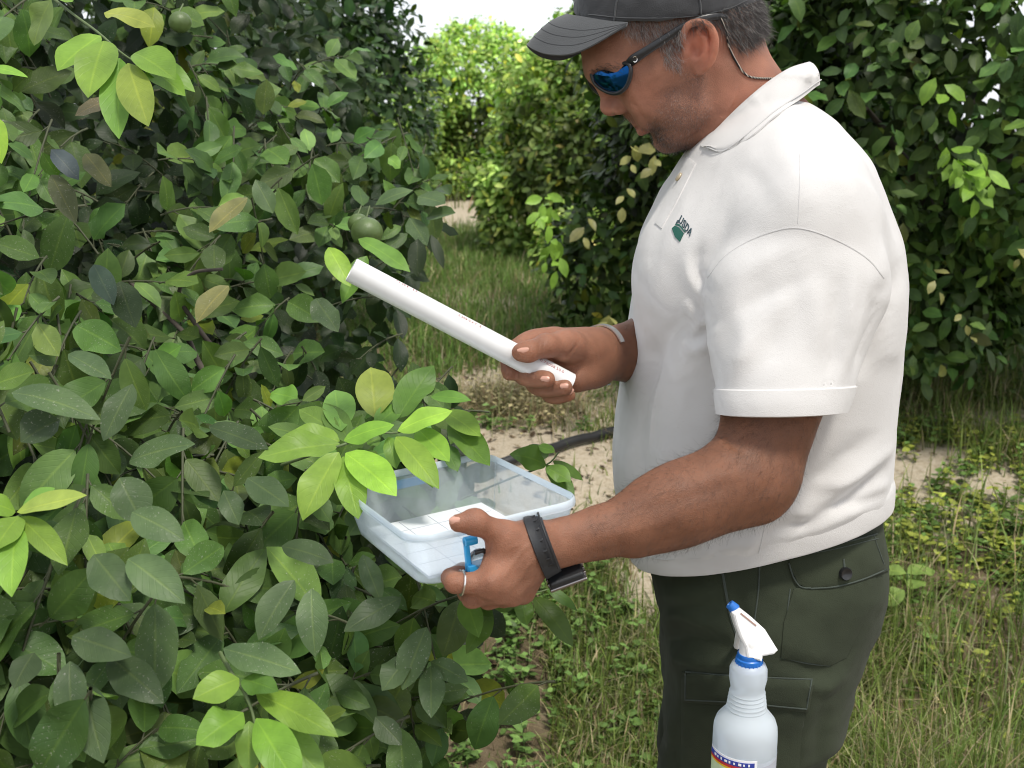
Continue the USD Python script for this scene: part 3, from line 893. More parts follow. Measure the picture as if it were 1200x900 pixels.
shirt = solid(shirt_sdf, *bounds([PY(722, 560, YC - .2), PY(1065, 300, YC + .2), PY(900, 690, YC - .22), PY(900, 100, YC), PY(900, 300, 1.10), SR1, PY(1000, 600, YC + .25)], .05), 0.0042)
smoothed(shirt, 5)
V_ = np.array(shirt.vertices); N_ = np.array(shirt.vertex_normals)
FOLDS = [
    # pulled from the armpit across the chest
    ([(838, 388), (815, 372), (800, 352)], 6, .0045), ([(840, 375), (822, 392), (812, 398)], 5, -.005), ([(838, 402), (818, 408), (795, 402)], 7, .004),
    ([(835, 345), (822, 330), (815, 310), (822, 288)], 6, -.0045), ([(828, 350), (812, 330), (806, 300)], 8, .003),
    ([(838, 420), (800, 450), (770, 470)], 16, .003), ([(838, 440), (812, 480), (790, 520)], 12, -.003),
    # sleeve
    ([(850, 330), (905, 300), (950, 285)], 12, .0025), ([(855, 370), (900, 345), (960, 320)], 10, -.0022), ([(848, 455), (880, 400), (915, 340)], 14, .003), ([(980, 460), (1000, 410), (1015, 360)], 10, .0035),
    ([(968, 462), (985, 420), (995, 380)], 8, -.003), ([(870, 450), (900, 420), (940, 350)], 12, -.002),
    # under the arm and along the waist
    ([(1030, 345), (1018, 400), (1000, 450)], 9, -.006), ([(1040, 360), (1030, 430), (1015, 490)], 10, .004), ([(1045, 470), (1010, 520), (960, 560), (930, 580)], 11, -.0035), ([(1050, 500), (1005, 550), (960, 590), (905, 610)], 13, .0055), ([(1046, 545), (1000, 580), (955, 607), (900, 622)], 7, -.0055),
    ([(1045, 560), (1005, 595), (960, 618), (910, 632)], 9, .005), ([(985, 598), (950, 606), (930, 602)], 7, .004), ([(880, 615), (850, 622), (820, 640), (790, 650)], 9, -.004), ([(890, 635), (850, 643), (800, 656)], 9, .0035), ([(770, 640), (800, 632), (840, 612)], 10, .0045),
    ([(735, 300), (745, 420), (735, 560)], 16, .002), ([(765, 380), (758, 470), (756, 570)], 16, -.003), ([(790, 460), (778, 540), (790, 610)], 16, .003),
    # shoulder and back
    ([(860, 215), (840, 260), (828, 300)], 12, .002), ([(900, 160), (935, 210), (936, 255)], 14, .0015), ([(1010, 190), (1035, 260), (1040, 320)], 14, -.002), ([(1040, 270), (1055, 350), (1048, 450)], 10, .003),
    ([(805, 190), (775, 260), (760, 320)], 10, -.002),
    ([(832, 360), (800, 380), (765, 420), (745, 470)], 12, -.0035), ([(836, 395), (800, 425), (775, 480), (768, 540)], 13, .0035), ([(840, 430), (818, 470), (806, 520)], 9, -.003), ([(760, 300), (770, 350), (790, 380)], 12, .003), ([(752, 400), (768, 430), (800, 445)], 12, -.0025),
    ([(860, 345), (872, 400), (866, 445)], 10, .002), ([(880, 300), (900, 360), (905, 430)], 14, -.0018), ([(930, 290), (955, 360), (962, 440)], 13, .0022), ([(985, 320), (978, 380), (972, 445)], 9, -.003), ([(1000, 330), (996, 380), (986, 430)], 7, .003),
    ([(1048, 420), (1020, 460), (1000, 520)], 12, -.003), ([(1056, 300), (1046, 330), (1030, 352)], 9, -.003), ([(1052, 520), (1020, 545), (985, 565), (950, 570)], 6, .004), ([(1040, 575), (1012, 588), (985, 592)], 5, -.004),
    ([(735, 580), (760, 600), (790, 600)], 12, -.003), ([(728, 520), (742, 560), (748, 600)], 12, .003), ([(900, 610), (880, 640), (872, 655)], 7, .003), ([(870, 612), (845, 640), (838, 655)], 8, -.003),
    ([(860, 190), (890, 215), (905, 250)], 12, -.002), ([(960, 150), (985, 190), (1000, 240)], 14, .002),
]
disp = 1.05 * stroke_field(V_, N_, [(a_, np.asarray(w_) * 1.15, h_ * 1.15) for a_, w_, h_ in FOLDS])
disp += (meshkit.fbm(V_ * np.array([9.0, 9.0, 5.0]), 3, seed=3) - .5) * .014
disp += (meshkit.fbm(V_ * np.array([26.0, 26.0, 12.0]), 3, seed=9) - .5) * .004
edge = np.minimum(np.abs((V_ - HEM[0]) @ hem_n) * .8, np.where(V_[:, 1] < 1.26, np.clip(np.abs((V_ - CUT_L[0]) @ unit(CUT_L[1])) - .022, 0, 1) * .6, 1))
shirt.vertices = V_ + N_ * (disp * np.clip(edge / .02, .15, 1))[:, None]
def ring_of(f, c, ax, n=72, r0=.02, r1=.14):
    a = unit(np.cross(ax, [0, 1.0, 0])); b = np.cross(ax, a)
    r = np.linspace(r0, r1, 120)
    out = []
    for t in np.linspace(0, 2 * np.pi, n, endpoint=False):
        q = c + r[:, None] * (math.cos(t) * a + math.sin(t) * b)
        k = np.argmax(f(q) > 0)
        out.append(q[max(k, 1)])
    out = np.array(out)
    return (np.roll(out, 1, 0) + out * 2 + np.roll(out, -1, 0)) / 4
SHIRT = obj('shirt', shirt, M_shirt, person, smooth=40, label='white short sleeved polo shirt with small green emblem on the chest')
cax = unit(CUT_L[1])
rows = []
for dz, lf in ((-.025, -.002), (-.0238, .0012), (-.016, .0018), (-.008, .0018), (.0005, .0015), (.0012, -.002), (-.004, -.0038), (-.012, -.0040)):
    c_ = CUT_L[0] + cax * dz
    r_ = ring_of(sleeve_left, c_, cax)
    r_ = r_ + unit(r_ - c_) * lf
    rows.append(np.vstack([r_, r_[:1]]))
gc = np.array(rows)
CUFF = obj('cuff', sheet(gc, .0012, None), M_shirt, SHIRT, smooth=40)
hc = PY(895, 640, YC); hc = hc - hem_n * ((hc - HEM[0]) @ hem_n)
rows = []
for dz, lf in ((.034, -.004), (.028, -.0006), (.022, .0008), (.012, .0013), (.001, .0014), (-.0012, .0000), (.001, -.003), (.012, -.004)):
    c_ = hc + hem_n * dz
    r_ = ring_of(lambda q: smin(torso(q), ellip(q, PY(815, 545, YC), (.080, .13, .12)), .05), c_, hem_n, 120, .08, .30)
    r_ = r_ + unit(r_ - c_) * (lf + .0012 * (meshkit.fbm(r_ * 14, 2, seed=4)[:, None] - .5))
    rows.append(np.vstack([r_, r_[:1]]))
gh = np.array(rows)
obj('hem', sheet(gh, .0012, None), M_shirt, SHIRT, smooth=40)
S_shirt = Surf(shirt)

# seams and hems drawn on the shirt
def seam(name, uvs, r=.0008, lift=-.0002, m=M_seam, parent=SHIRT, surf=S_shirt, flat=None, n=8):
    return obj(name, on_line(surf, uvs, lift, r, n=n, flat=flat), m, parent, smooth=60)

# ---- trousers
pelvis = Loft([(575, 756, 1032, .172), (600, 754, 1034, .176), (640, 754, 1037, .183), (670, 758, 1037, .187), (700, 765, 1031, .190), (726, 772, 1021, .192), (760, 774, 1004, .193), (800, 774, 994, .194)], 2.4)
HIPL, KNEL, ANKL = PY(890, 735, YC - .095), PY(874, 960, YC - .10), None
KNEL = np.array([HIPL[0] - .03, YC - .10, .50]); ANKL = np.array([KNEL[0] + .03, YC - .11, .09])
HIPR = HIPL + [.030, .19, 0]; KNER = KNEL + [.035, .20, 0]; ANKR = ANKL + [.045, .22, 0]
def pants_sdf(p):
    d = pelvis(p)
    for h_, k_, a_ in ((HIPL, KNEL, ANKL), (HIPR, KNER, ANKR)):
        mid = h_ * .45 + k_ * .55
        e = chain(p, [h_, mid, k_, k_ * .4 + a_ * .6, a_], [.104, .099, .088, .080, .074], .05)
        d = smin(d, e, .035)
    d = smin(d, ellip(p, PY(965, 668, YC - .08), (.055, .08, .07)), .05)         # seat
    d = np.maximum(d, -(p[..., 2] - .06))
    return d
pants = solid(pants_sdf, *bounds([PY(745, 570, YC - .2), PY(1045, 570, YC + .2), ANKL, ANKR], .10), 0.0055)
smoothed(pants, 5)
V_ = np.array(pants.vertices); N_ = np.array(pants.vertex_normals)
PF = [
    ([(770, 730), (800, 722), (850, 735)], 10, .004), ([(775, 752), (820, 748), (860, 765)], 9, -.003), ([(778, 770), (830, 778), (880, 770)], 9, .004),
    ([(860, 770), (900, 740), (925, 700)], 12, .003), ([(862, 690), (872, 740), (866, 780)], 8, -.003), ([(910, 770), (960, 790), (1000, 760)], 10, -.004), ([(930, 790), (965, 805), (995, 785)], 8, .003),
    ([(1000, 760), (970, 800), (950, 860)], 12, .003), ([(780, 690), (800, 700), (840, 690)], 10, .003), ([(790, 830), (785, 870), (780, 900)], 9, .002), ([(965, 800), (960, 850), (955, 900)], 10, -.003),
]
disp = 1.7 * stroke_field(V_, N_, PF) + (meshkit.fbm(V_ * 8.0, 4, seed=21) - .5) * .014 + (meshkit.fbm(V_ * np.array([20.0, 20.0, 34.0]), 3, seed=22) - .5) * .0055
pants.vertices = V_ + N_ * disp[:, None]
PANTS = obj('trousers', pants, M_pants, person, smooth=40, label='dark green work trousers with flap pockets')
S_pants = Surf(pants)
# ---- shirt details
seam('armhole_seam', [(829, 326), (850, 300), (885, 279), (930, 267), (975, 279), (1015, 302), (1036, 326)], r=.0009)
seam('shoulder_seam', [(937, 180), (937, 220), (935, 262)], r=.0006)
for k_, lf in ((1, .0004), (2, .0004)):
    obj('cuff_seam', tube(gc[k_] + unit(gc[k_] - CUT_L[0]) * lf, .0006, 5), M_seam, SHIRT, smooth=60)
seam('side_seam', [(900, 602), (895, 622), (890, 645), (887, 658)], r=.0009)
obj('hem_seam', tube(gh[3] + unit(gh[3] - hc) * .0006 + hem_n * .009, .0006, 5), M_seam, SHIRT, smooth=60)
# placket with its button
pk = patch(S_shirt, [(806, 184), (816, 192), (792, 240), (776, 268), (768, 262), (786, 224)], .0022, step=4)
PLACKET = obj('placket', pk, M_shirt, SHIRT, smooth=40)
bp, bn = S_shirt.at([(798, 209)], .0035)
obj('button', lathe([(0, .0012), (.0035, .0014), (.0052, .0010), (.0056, 0), (.0052, -.001)], bp[0], bn[0], 16), M_button, SHIRT, smooth=40)

# collar: a folded band round the neck, its fall turned down to the points
top_n = [(826, 170, -60), (860, 131, -58), (884, 107, -40), (905, 91, -12)]
def collar_curve(rows):
    return catmull(rows, 8)
NK0, NK1 = H(842, 60, 0), H(898, 172, 0)
def HS_(u, v, y):
    return H(u, v, y)
fold = collar_curve([H(822, 168, 26), H(838, 152, 46), H(866, 124, 60), H(895, 99, 62), (H(922, 81, 48)), H(942, 74, 22), H(948, 73, 0), H(944, 77, -24), H(925, 90, -50), H(890, 112, -62), H(850, 146, -54), H(826, 168, -30)])
fall = collar_curve([H(834, 170, 40), H(854, 178, 58), H(886, 154, 80), H(908, 135, 86), (H(935, 118, 72)), H(953, 104, 34), H(958, 100, 0), H(954, 104, -34), H(938, 118, -72), H(898, 142, -84), H(856, 176, -64), H(836, 186, -40)])
stand = collar_curve([H(818, 184, 16), H(836, 164, 42), H(864, 138, 57), H(892, 114, 59), (H(916, 98, 44)), H(932, 92, 20), H(938, 91, 0), H(932, 94, -22), H(914, 104, -46), H(884, 124, -58), H(846, 158, -50), H(820, 184, -24)])
def band(a, b, n, bulge, dirs):
    t = np.linspace(0, 1, n)[:, None, None]
    g = a[None] * (1 - t) + b[None] * t
    return g + np.sin(t * np.pi) * bulge * dirs[None]
cen = NK0[None] + (((fold - NK0) @ unit(NK1 - NK0))[:, None]) * unit(NK1 - NK0)
outd = unit(fold - cen)
g1 = band(stand, fold, 5, .001, outd)
g2 = band(fold, fall, 8, .004, outd)
g = np.vstack([g1[:-1], (g1[-1:] * .5 + g2[:1] * .5) + outd[None] * .0008, g2[1:]])
g[5:] += outd[None] * .0022
u_, v_, d_ = UVD(g.reshape(-1, 3))
ps_, _ = S_shirt.at(np.stack([u_, v_], -1))
ds_ = UVD(ps_)[2]
nearside = ((g.reshape(-1, 3) - HO) @ HY > 0)
rown = np.repeat(np.linspace(0, 1, len(g)), g.shape[1])
want = ds_ - .0055
push = np.where(nearside & (d_ > want) & (rown > .30) & (v_ > 84), (want - d_), 0)
push = np.maximum(push, -.05)
gp = CAM + (g.reshape(-1, 3) - CAM) * ((d_ + push) / d_)[:, None]
g = gp.reshape(g.shape)
g = np.concatenate([g[:, :1], (g[:, :-2] + 2 * g[:, 1:-1] + g[:, 2:]) / 4, g[:, -1:]], 1)
COLLAR = obj('collar', sheet(g, .0022, None), M_shirt, SHIRT, smooth=50)
obj('collar_seam', tube(g[-2] + outd * .0016, .0007, 5), M_seam, SHIRT, smooth=60)

# emblem on the chest: letters over a green field
def chest(poly, name, m, lift=.0012, step=2.0):
    return obj(name, patch(S_shirt, poly, lift, step=step, base=-.001, round_=False), m, SHIRT)
M_logo = plain('emblem_green', (0.008, 0.085, 0.062), 0.7, bump=0.4, scale=900)
M_logo2 = plain('emblem_dark_thread', (0.03, 0.06, 0.075), 0.7)
chest([(788, 268), (791.5, 265), (796, 267), (801.5, 274), (797, 283.5), (791.5, 278)], 'emblem_field', M_logo)
chest([(791.5, 264), (796, 265), (803, 273), (803.4, 271.4), (797, 263.6), (793, 262.6)], 'emblem_line', M_logo)
def letters(text, origin, ux, uy, height, name, m, parent, surf, lift):
    tm = meshkit.text_mesh(text, 1.0, 0.05)
    v = np.asarray(tm.vertices)
    uv = np.asarray(origin) + v[:, :1] * np.asarray(ux) * height + v[:, 1:2] * np.asarray(uy) * height
    p, n = surf.at(uv)
    q = p + n * (lift * np.clip(v[:, 2:3] / .05, 0, 1) + .0002)
    f = np.asarray(tm.faces)
    nf = np.cross(q[f[:, 1]] - q[f[:, 0]], q[f[:, 2]] - q[f[:, 0]])
    return obj(name, (q, f if 1 else f), m, parent)
letters('USDA', (795.2, 259.5), (.42, .56), (.42, -.9), 8.5, 'emblem_letters', M_logo2, SHIRT, S_shirt, .0010)
for k in range(3):
    seam('emblem_line', [(792.5 + k * 1.2, 262.5 - k * .6), (794.5 + k * 1.0, 258.5 - k * .2)], r=.0005, lift=.0008, m=M_logo2, n=3)

# ---- trouser details
def pant_seam(name, uvs, r=.0008, m=M_stitch, lift=.0004, n=8):
    return obj(name, on_line(S_pants, uvs, lift, r, n=n), m, PANTS, smooth=60)
hp = obj('hip_pocket', patch(S_pants, [(930, 690), (1022, 660), (1028, 690), (1006, 740), (992, 770), (972, 780), (915, 771), (918, 730)], .0022, 6), M_pants, PANTS, smooth=35)
pant_seam('pocket_stitching', [(926, 690), (921, 730), (916, 769)]); pant_seam('pocket_stitching', [(916, 770), (945, 777), (972, 780)])
pant_seam('pocket_stitching', [(975, 778), (992, 767), (1004, 742), (1014, 715)])
pant_seam('pocket_stitching', [(922, 730), (921, 765), (945, 771), (972, 774)], r=.0006)
fl = patch(S_pants, [(923, 647), (980, 637), (1029, 625), (1034, 640), (1040, 668), (1010, 680), (980, 688), (945, 690), (934, 683), (926, 665)], .0048, 6)
FLAP = obj('hip_pocket_flap', fl, M_pants, PANTS, smooth=35)
S_fl = Surf(fl)
def flap_seam(uvs, r=.0009):
    obj('flap_stitching', on_line(S_fl, uvs, .0004, r, n=8), M_stitch, PANTS, smooth=60)
flap_seam([(924, 648), (980, 638), (1028, 626)]); flap_seam([(925, 653), (980, 643), (1029, 631)], .0006); flap_seam([(925, 660), (930, 676), (938, 687), (950, 689)]); flap_seam([(950, 689.5), (980, 687), (1010, 679), (1039, 667)])
flap_seam([(1024, 627), (1028, 640), (1036, 662)], .0006)
bp, bn = S_fl.at([(990, 672)], .002)
obj('pocket_button', lathe([(0, .001), (.0035, .0012), (.005, .0022), (.0068, .0028), (.0076, .0016), (.0076, -.003)], bp[0], bn[0], 20), M_blackplastic, PANTS, smooth=40)
obj('buttonhole', on_line(S_fl, [(988.5, 655), (989.5, 668)], .0006, .0012), M_stitch, PANTS, smooth=60)
obj('cargo_pocket', patch(S_pants, [(800, 790), (952, 797), (940, 850), (936, 893), (936, 960), (798, 960), (800, 850)], .0040, 7), M_pants, PANTS, smooth=35)
cf = patch(S_pants, [(802, 786), (870, 792), (953, 795), (946, 833), (915, 830), (860, 825), (802, 822)], .0085, 6)
obj('cargo_pocket_flap', cf, M_pants, PANTS, smooth=35)
S_fl = Surf(cf)
flap_seam([(803, 787.5), (870, 793), (952, 796.5)]); flap_seam([(803, 820), (860, 823), (915, 828), (945, 831)]); flap_seam([(803.5, 788), (803, 820)]); flap_seam([(951, 797), (945, 830)])
pant_seam('pocket_stitching', [(800, 826), (800, 860), (799, 900)]); pant_seam('pocket_stitching', [(943, 836), (937, 870), (935, 900)])
pant_seam('front_pocket_edge', [(846, 664), (850, 690), (857, 725), (866, 752)], r=.0016)
pant_seam('side_seam', [(890, 660), (889, 690), (884, 730), (880, 770)], r=.0009)
pant_seam('back_dart', [(986, 615), (987, 638)], r=.0009)

# ---- boots (under the frame)
for s_, a_ in ((-1, ANKL), (1, ANKR)):
    f_ = lambda p, a_=a_: np.maximum(smin(smin(cone(p, a_ + [0, 0, .06], a_ + [0, 0, -.02], .052, .055), cone(p, a_ + [-.03, 0, -.045], a_ + [-.17, -.015, -.055], .048, .040), .04), cone(p, a_ + [.02, 0, -.05], a_ + [-.02, 0, -.05], .045, .045), .03), .001 - p[..., 2])
    obj('boot', smoothed(solid(f_, a_ - [.25, .12, .09], a_ + [.12, .12, .14], .007), 3), M_boot, person, smooth=40)

# ---- cap
def cap_sdf(p):
    d = ellip(p, H(784, 20, 0), np.array([110, 84, 92]) * mm, head_axes(22))
    d = smin(d, ellip(p, H(772, -12, 0), np.array([90, 78, 66]) * mm, head_axes(12)), 30 * mm)
    # lower edge: a plane through the band
    a, b, c = H(664, 19, 0), H(735, 27, 75), H(880, 4, 40)
    n = unit(np.cross(b - a, c - a)); n = n * np.sign(n @ HZ)
    side = -((p - a) @ n)
    d = smax(d, side, 3 * mm)
    inner = ellip(p, H(784, 20, 0), np.array([105, 79, 87]) * mm, head_axes(22))
    return smax(d, -np.maximum(inner, (p - a) @ n - 12 * mm), 1.5 * mm)
capm = smoothed(solid(cap_sdf, *bounds([H(650, -110, -90), H(905, 60, 90), H(780, -100, 0), H(650, 60, 90), H(905, -110, -90)], .03), .0034), 4)
Vc = np.array(capm.vertices); Nc = np.array(capm.vertex_normals)
Vc = Vc + Nc * ((meshkit.fbm(Vc * 40, 3, seed=5) - .5) * .006)[:, None]
capm.vertices = Vc
CAP = obj('cap', capm, M_cap, person, smooth=40, label='dark charcoal baseball cap with curved brim')
# brim: rows from the band out to the edge, across the forehead
ang = np.linspace(-1, 1, 33)
ic = catmull([H(u, v, y) for u, v, y in ((736, 26, 74), (712, 24, 62), (688, 20, 44), (669, 17, 22), (664, 16, 0), (669, 17, -22), (688, 20, -44), (712, 24, -62), (736, 26, -74))], 6)
oc = catmull([H(u, v, y) for u, v, y in ((733, 29, 77), (697, 51, 72), (668, 63, 58), (640, 63, 34), (622, 56, 14), (617, 52, 0), (622, 56, -14), (640, 63, -34), (668, 63, -58), (697, 51, -72), (733, 29, -77))], 6)
def resample(c, n):
    s_ = np.r_[0, np.cumsum(np.linalg.norm(np.diff(c, axis=0), axis=1))]
    t = np.linspace(0, s_[-1], n)
    return np.stack([np.interp(t, s_, c[:, k]) for k in range(3)], -1)
ic, oc = resample(ic, 41), resample(oc, 41)
rows = []
ww = np.sin(np.linspace(0, 1, 41) * np.pi)[:, None]
for t in np.linspace(0, 1, 12):
    rows.append(ic * (1 - t) + oc * t + HZ * 6 * mm * math.sin(t * math.pi) * ww)
g = np.array(rows)
BRIM = obj('brim', sheet(g, .0026, HZ), M_cap2, CAP, smooth=50)
for k in (5, 7, 9):
    obj('brim_stitching', tube(g[k] + HZ * .0001, .0004, 5), M_cap, CAP, smooth=60)
S_cap = Surf(capm)
for uvs in ([(720, 24), (722, 6), (728, -20)], [(822, 22), (820, 0), (815, -30)]):
    obj('panel_seam', on_line(S_cap, uvs, .0003, .0011), M_cap2, CAP, smooth=60)
obj('band_stitching', on_line(S_cap, [(690, 17), (735, 21), (800, 20), (850, 11), (876, 0)], .0003, .0006), M_cap2, CAP, smooth=60)
# eyebrows and eyes behind the glasses
rng = np.random.default_rng(5)
def strands(name, roots, dirs, length, w, m, parent, curl=.3, pts=4):
    n = len(roots)
    L = np.broadcast_to(length, (n,)) * rng.uniform(.7, 1.2, n)
    t = np.linspace(0, 1, pts)
    bend = rng.normal(size=(n, 3)) * curl
    pp = roots[:, None] + dirs[:, None] * (t[None, :, None] * L[:, None, None]) + bend[:, None] * (t[None, :, None] ** 2 * L[:, None, None])
    path = numbered(f'{parent.GetPath()}/{name}')
    c = UsdGeom.BasisCurves.Define(stage, path)
    c.CreateTypeAttr('linear')
    c.CreateCurveVertexCountsAttr(Vt.IntArray([pts] * n))
    c.CreatePointsAttr(Vt.Vec3fArray.FromNumpy((pp.reshape(-1, 3) - world_offset(parent)).astype(np.float32)))
    wd = np.tile(np.linspace(w, w * .45, pts), n).astype(np.float32)
    c.CreateWidthsAttr(Vt.FloatArray.FromNumpy(wd)); c.SetWidthsInterpolation('vertex')
    UsdShade.MaterialBindingAPI.Apply(c.GetPrim()).Bind(m)
    return c.GetPrim()
BV, BN = np.asarray(bodym.vertices), np.asarray(bodym.vertex_normals)
HQ = (BV - HO) @ HM.T / mm
def hair_on(name, sel, n, lean, length, w, m, curl=.3, label=None):
    idx = np.nonzero(sel)[0]
    idx = rng.choice(idx, n)
    roots = BV[idx] + rng.normal(size=(n, 3)) * .0016
    d = unit(BN[idx] * .14 + np.asarray(lean) + rng.normal(size=(n, 3)) * .15)
    pr = strands(name, roots, d, length, w, m, person, curl)
    if label:
        tag(pr, label)
    return pr
BM_ = np.where((HQ[:, 1] < 0)[:, None], BV - 2 * ((BV - HO) @ HY)[:, None] * HY, BV)
U_, W_, _ = UVD(BM_)          # where the skin (or its mirror image) is seen
inh = (np.abs(HQ[:, 1]) > 30) & (W_ < 130) & (W_ > -30)
def poly_sel(poly):
    return shapely.contains_xy(Polygon(poly), U_, W_) & (W_ < 140)
back = poly_sel([(838, 5), (842, 30), (852, 46), (866, 56), (880, 52), (893, 40), (905, 10), (905, -5)]) & (BV[:, 2] > HO[2] - .06) & (np.abs(BV[:, 1] - YC) < .12)
temple = poly_sel([(722, 28), (735, 40), (755, 46), (772, 48), (777, 66), (783, 78), (795, 79), (798, 45), (804, 24), (800, 10), (730, 10)]) & (np.abs(HQ[:, 1]) > 38) & (np.abs(HQ[:, 1]) < 84)
DN = -HZ
hair_on('hair', back | (poly_sel([(800, 10), (806, 26), (842, 26), (842, 0)])), 9000, DN * .6 - HX * .35, .011, .00026, M_hair, label='short dark hair at the back of the head')
hair_on('grey_hair', back, 1500, DN * .6 - HX * .35, .012, .00022, M_greyhair)
hair_on('temple_hair', temple, 2600, DN * .7 - HX * .3, .009, .0002, M_hair)
hair_on('grey_temple_hair', temple, 3600, DN * .7 - HX * .3, .009, .0002, M_greyhair, label='grey hair at the temple')
brow = poly_sel([(690, 79), (716, 73), (736, 70), (738, 77), (716, 82), (694, 88)]) & (np.abs(HQ[:, 1]) > 8) & (np.abs(HQ[:, 1]) < 56)
for sg_ in (1, -1):
    hair_on('eyebrow', brow & (HQ[:, 1] * sg_ > 0), 260, -HX * .6 - HZ * .1, .006, .00028, M_hair, .15)
stub = np.nonzero((beard_ > .32) & (BV[:, 1] < YC + .03))[0]
sidx = rng.choice(stub, 5200, p=beard_[stub] ** 1.5 / (beard_[stub] ** 1.5).sum())
sroot = BV[sidx] + rng.normal(size=(len(sidx), 3)) * .0009
sdir = unit(BN[sidx] * .5 - HZ * .6 + rng.normal(size=(len(sidx), 3)) * .2)
kk = rng.random(len(sidx)) < .72
strands('stubble', sroot[kk], sdir[kk], .0022, .00016, M_hair, person, .2, 3)
strands('grey_stubble', sroot[~kk], sdir[~kk], .0022, .00016, M_greyhair, person, .2, 3)
for s in (-1, 1):
    obj('eye', trimesh.Trimesh(*(lambda m_: (m_.vertices * 11.5 * mm + H(731, 95, s * 33), m_.faces))(trimesh.creation.icosphere(3)), process=False), M_eye, person, smooth=True)

# ---- sunglasses on a cord
GLASSES = UsdGeom.Xform.Define(stage, numbered(str(person.GetPath()) + '/sunglasses')).GetPrim()
tag(GLASSES, 'black sunglasses with blue mirrored lenses')
LENS = [(693, 86, 13), (701, 80, 22), (718, 76, 38), (733, 74, 54), (739, 79, 60), (738, 92, 59), (732, 104, 53), (721, 109.5, 42), (708, 106, 28), (697, 97, 16)]
for s in (1, -1):
    out = catmull([H(u, v, s * (y + 5)) for u, v, y in LENS + LENS[:1]], 5)
    cen_ = out[:-1].mean(0)
    obj('frame', tube(out, 2.5 * mm, 8), M_blackplastic, GLASSES, smooth=60)
    fw = unit(np.cross(H(738, 92, s * 59) - H(693, 86, s * 13), HZ)); fw = fw * np.sign(fw @ HX)
    gg = np.array([cen_ + (out - cen_) * t + fw * 3.0 * mm * (1 - t * t) for t in np.linspace(1, .02, 9)])
    obj('lens', sheet(gg, .0012, fw), M_lens, GLASSES, smooth=70)
    c_ = catmull([H(737, 75, s * 59), H(744, 68.5, s * 68), H(760, 58, s * 74), H(786, 41, s * 78), (H(804, 30, s * 82)), H(824, 22, s * 82), H(842, 19, s * 78), H(852, 21, s * 72)], 8)
    rr_ = np.interp(np.linspace(0, 1, len(c_)), [0, .12, .3, .6, 1], np.array([5.0, 5.6, 4.6, 4.0, 3.2]) * mm)
    obj('temple_arm', tube(c_, rr_, 8, flat=(.45, 1.0), up=HY * s), M_blackplastic, GLASSES, smooth=60)
    q0 = H(744, 69.5, s * 71)
    obj('hinge_emblem', tube([q0 + HX * 2.6 * mm * math.cos(a) + HZ * 3 * mm * math.sin(a) for a in np.linspace(.6, 5.4, 14)], .6 * mm, 5), M_silver, GLASSES, smooth=60)
obj('frame', tube(catmull([H(694, 88, 13), H(692, 85, 5), H(692, 85, -5), H(694, 88, -13)], 4), 2.5 * mm, 8), M_blackplastic, GLASSES, smooth=60)
M_cord = mat('speckled_cord', {'tc': ('texture_coordinate', {}), 'n': ('wave_texture', {'scale': 150.0, 'bands_direction': 'diagonal'}), 'r': ('rgb_ramp', {'ramp': [(0.3, (.012, .011, .012)), (0.62, (.02, .018, .02)), (.75, (.5, .44, .36))]}), 'p': ('principled_bsdf', {'roughness': .7})}, [('tc.object', 'n.vector'), ('n.fac', 'r.fac'), ('r.color', 'p.base_color')])
S_body = Surf(bodym)
for s in (1, -1):
    cd = catmull([H(843, 19, s * 78), H(851, 36, s * 72), H(855, 56, s * 68), H(866, 78, s * 62), H(880, 91, s * 56), H(905, 93, s * 46), H(925, 92, s * 20)], 8)
    # keep the cord on the skin
    t_, i_ = cKDTree(BV).query(cd)
    ins = ((cd - BV[i_]) * BN[i_]).sum(1)
    cd = cd + BN[i_] * np.clip(.0012 - ins, 0, .02)[:, None]
    obj('retainer_cord', tube(cd, .0013, 6), M_cord, GLASSES, smooth=60)

# ---- watch on the left wrist, bracelet on the right one, ring
def wrist_ring(mesh, c, axis, n=48, lift=.0015, guess=.04):
    """Points round a limb where the plane through c meets it."""
    V = np.asarray(mesh.vertices)
    axis = unit(axis)
    a = unit(np.cross(axis, [0, 0, 1.0])); b = np.cross(axis, a)
    rel = V - c
    sel = (np.abs(rel @ axis) < .0035) & (np.linalg.norm(rel, axis=1) < guess * 2)
    q = rel[sel]
    th = np.arctan2(q @ b, q @ a); rad = np.hypot(q @ a, q @ b)
    out, nn = [], []
    for t in np.linspace(-np.pi, np.pi, n, endpoint=False):
        w = np.exp(-(np.angle(np.exp(1j * (th - t))) / .14) ** 2) + 1e-9
        r = (w * rad).sum() / w.sum() + lift
        d_ = math.cos(t) * a + math.sin(t) * b
        out.append(c + d_ * r); nn.append(d_)
    return np.array(out), np.array(nn)
def strap(mesh, c, axis, width, thick, lift, n=48, guess=.04, rows=5, round_=0.35):
    axis = unit(axis)
    g = []
    for t in np.linspace(-.5, .5, rows):
        r, nn = wrist_ring(mesh, c + axis * t * width, axis, n, lift + thick * (1 - round_ * (2 * t) ** 2), guess)
        g.append(np.vstack([r, r[:1]]))
    g = np.array(g)
    return sheet(g, thick, unit(g[0, 0] - c)), g
WC = P(637, 640, 1.094)
WAX = unit(P(700, 616, 1.092) - P(640, 638, 1.092))
WATCH = UsdGeom.Xform.Define(stage, numbered(str(person.GetPath()) + '/wrist_watch')).GetPrim()
tag(WATCH, 'black digital watch with rubber strap on the left wrist')
swm, sg = strap(larm, WC, WAX, .0165, .0030, .0006, guess=.035)
obj('strap', swm, M_rubber, WATCH, smooth=40)
ringp = sg[2][:-1]
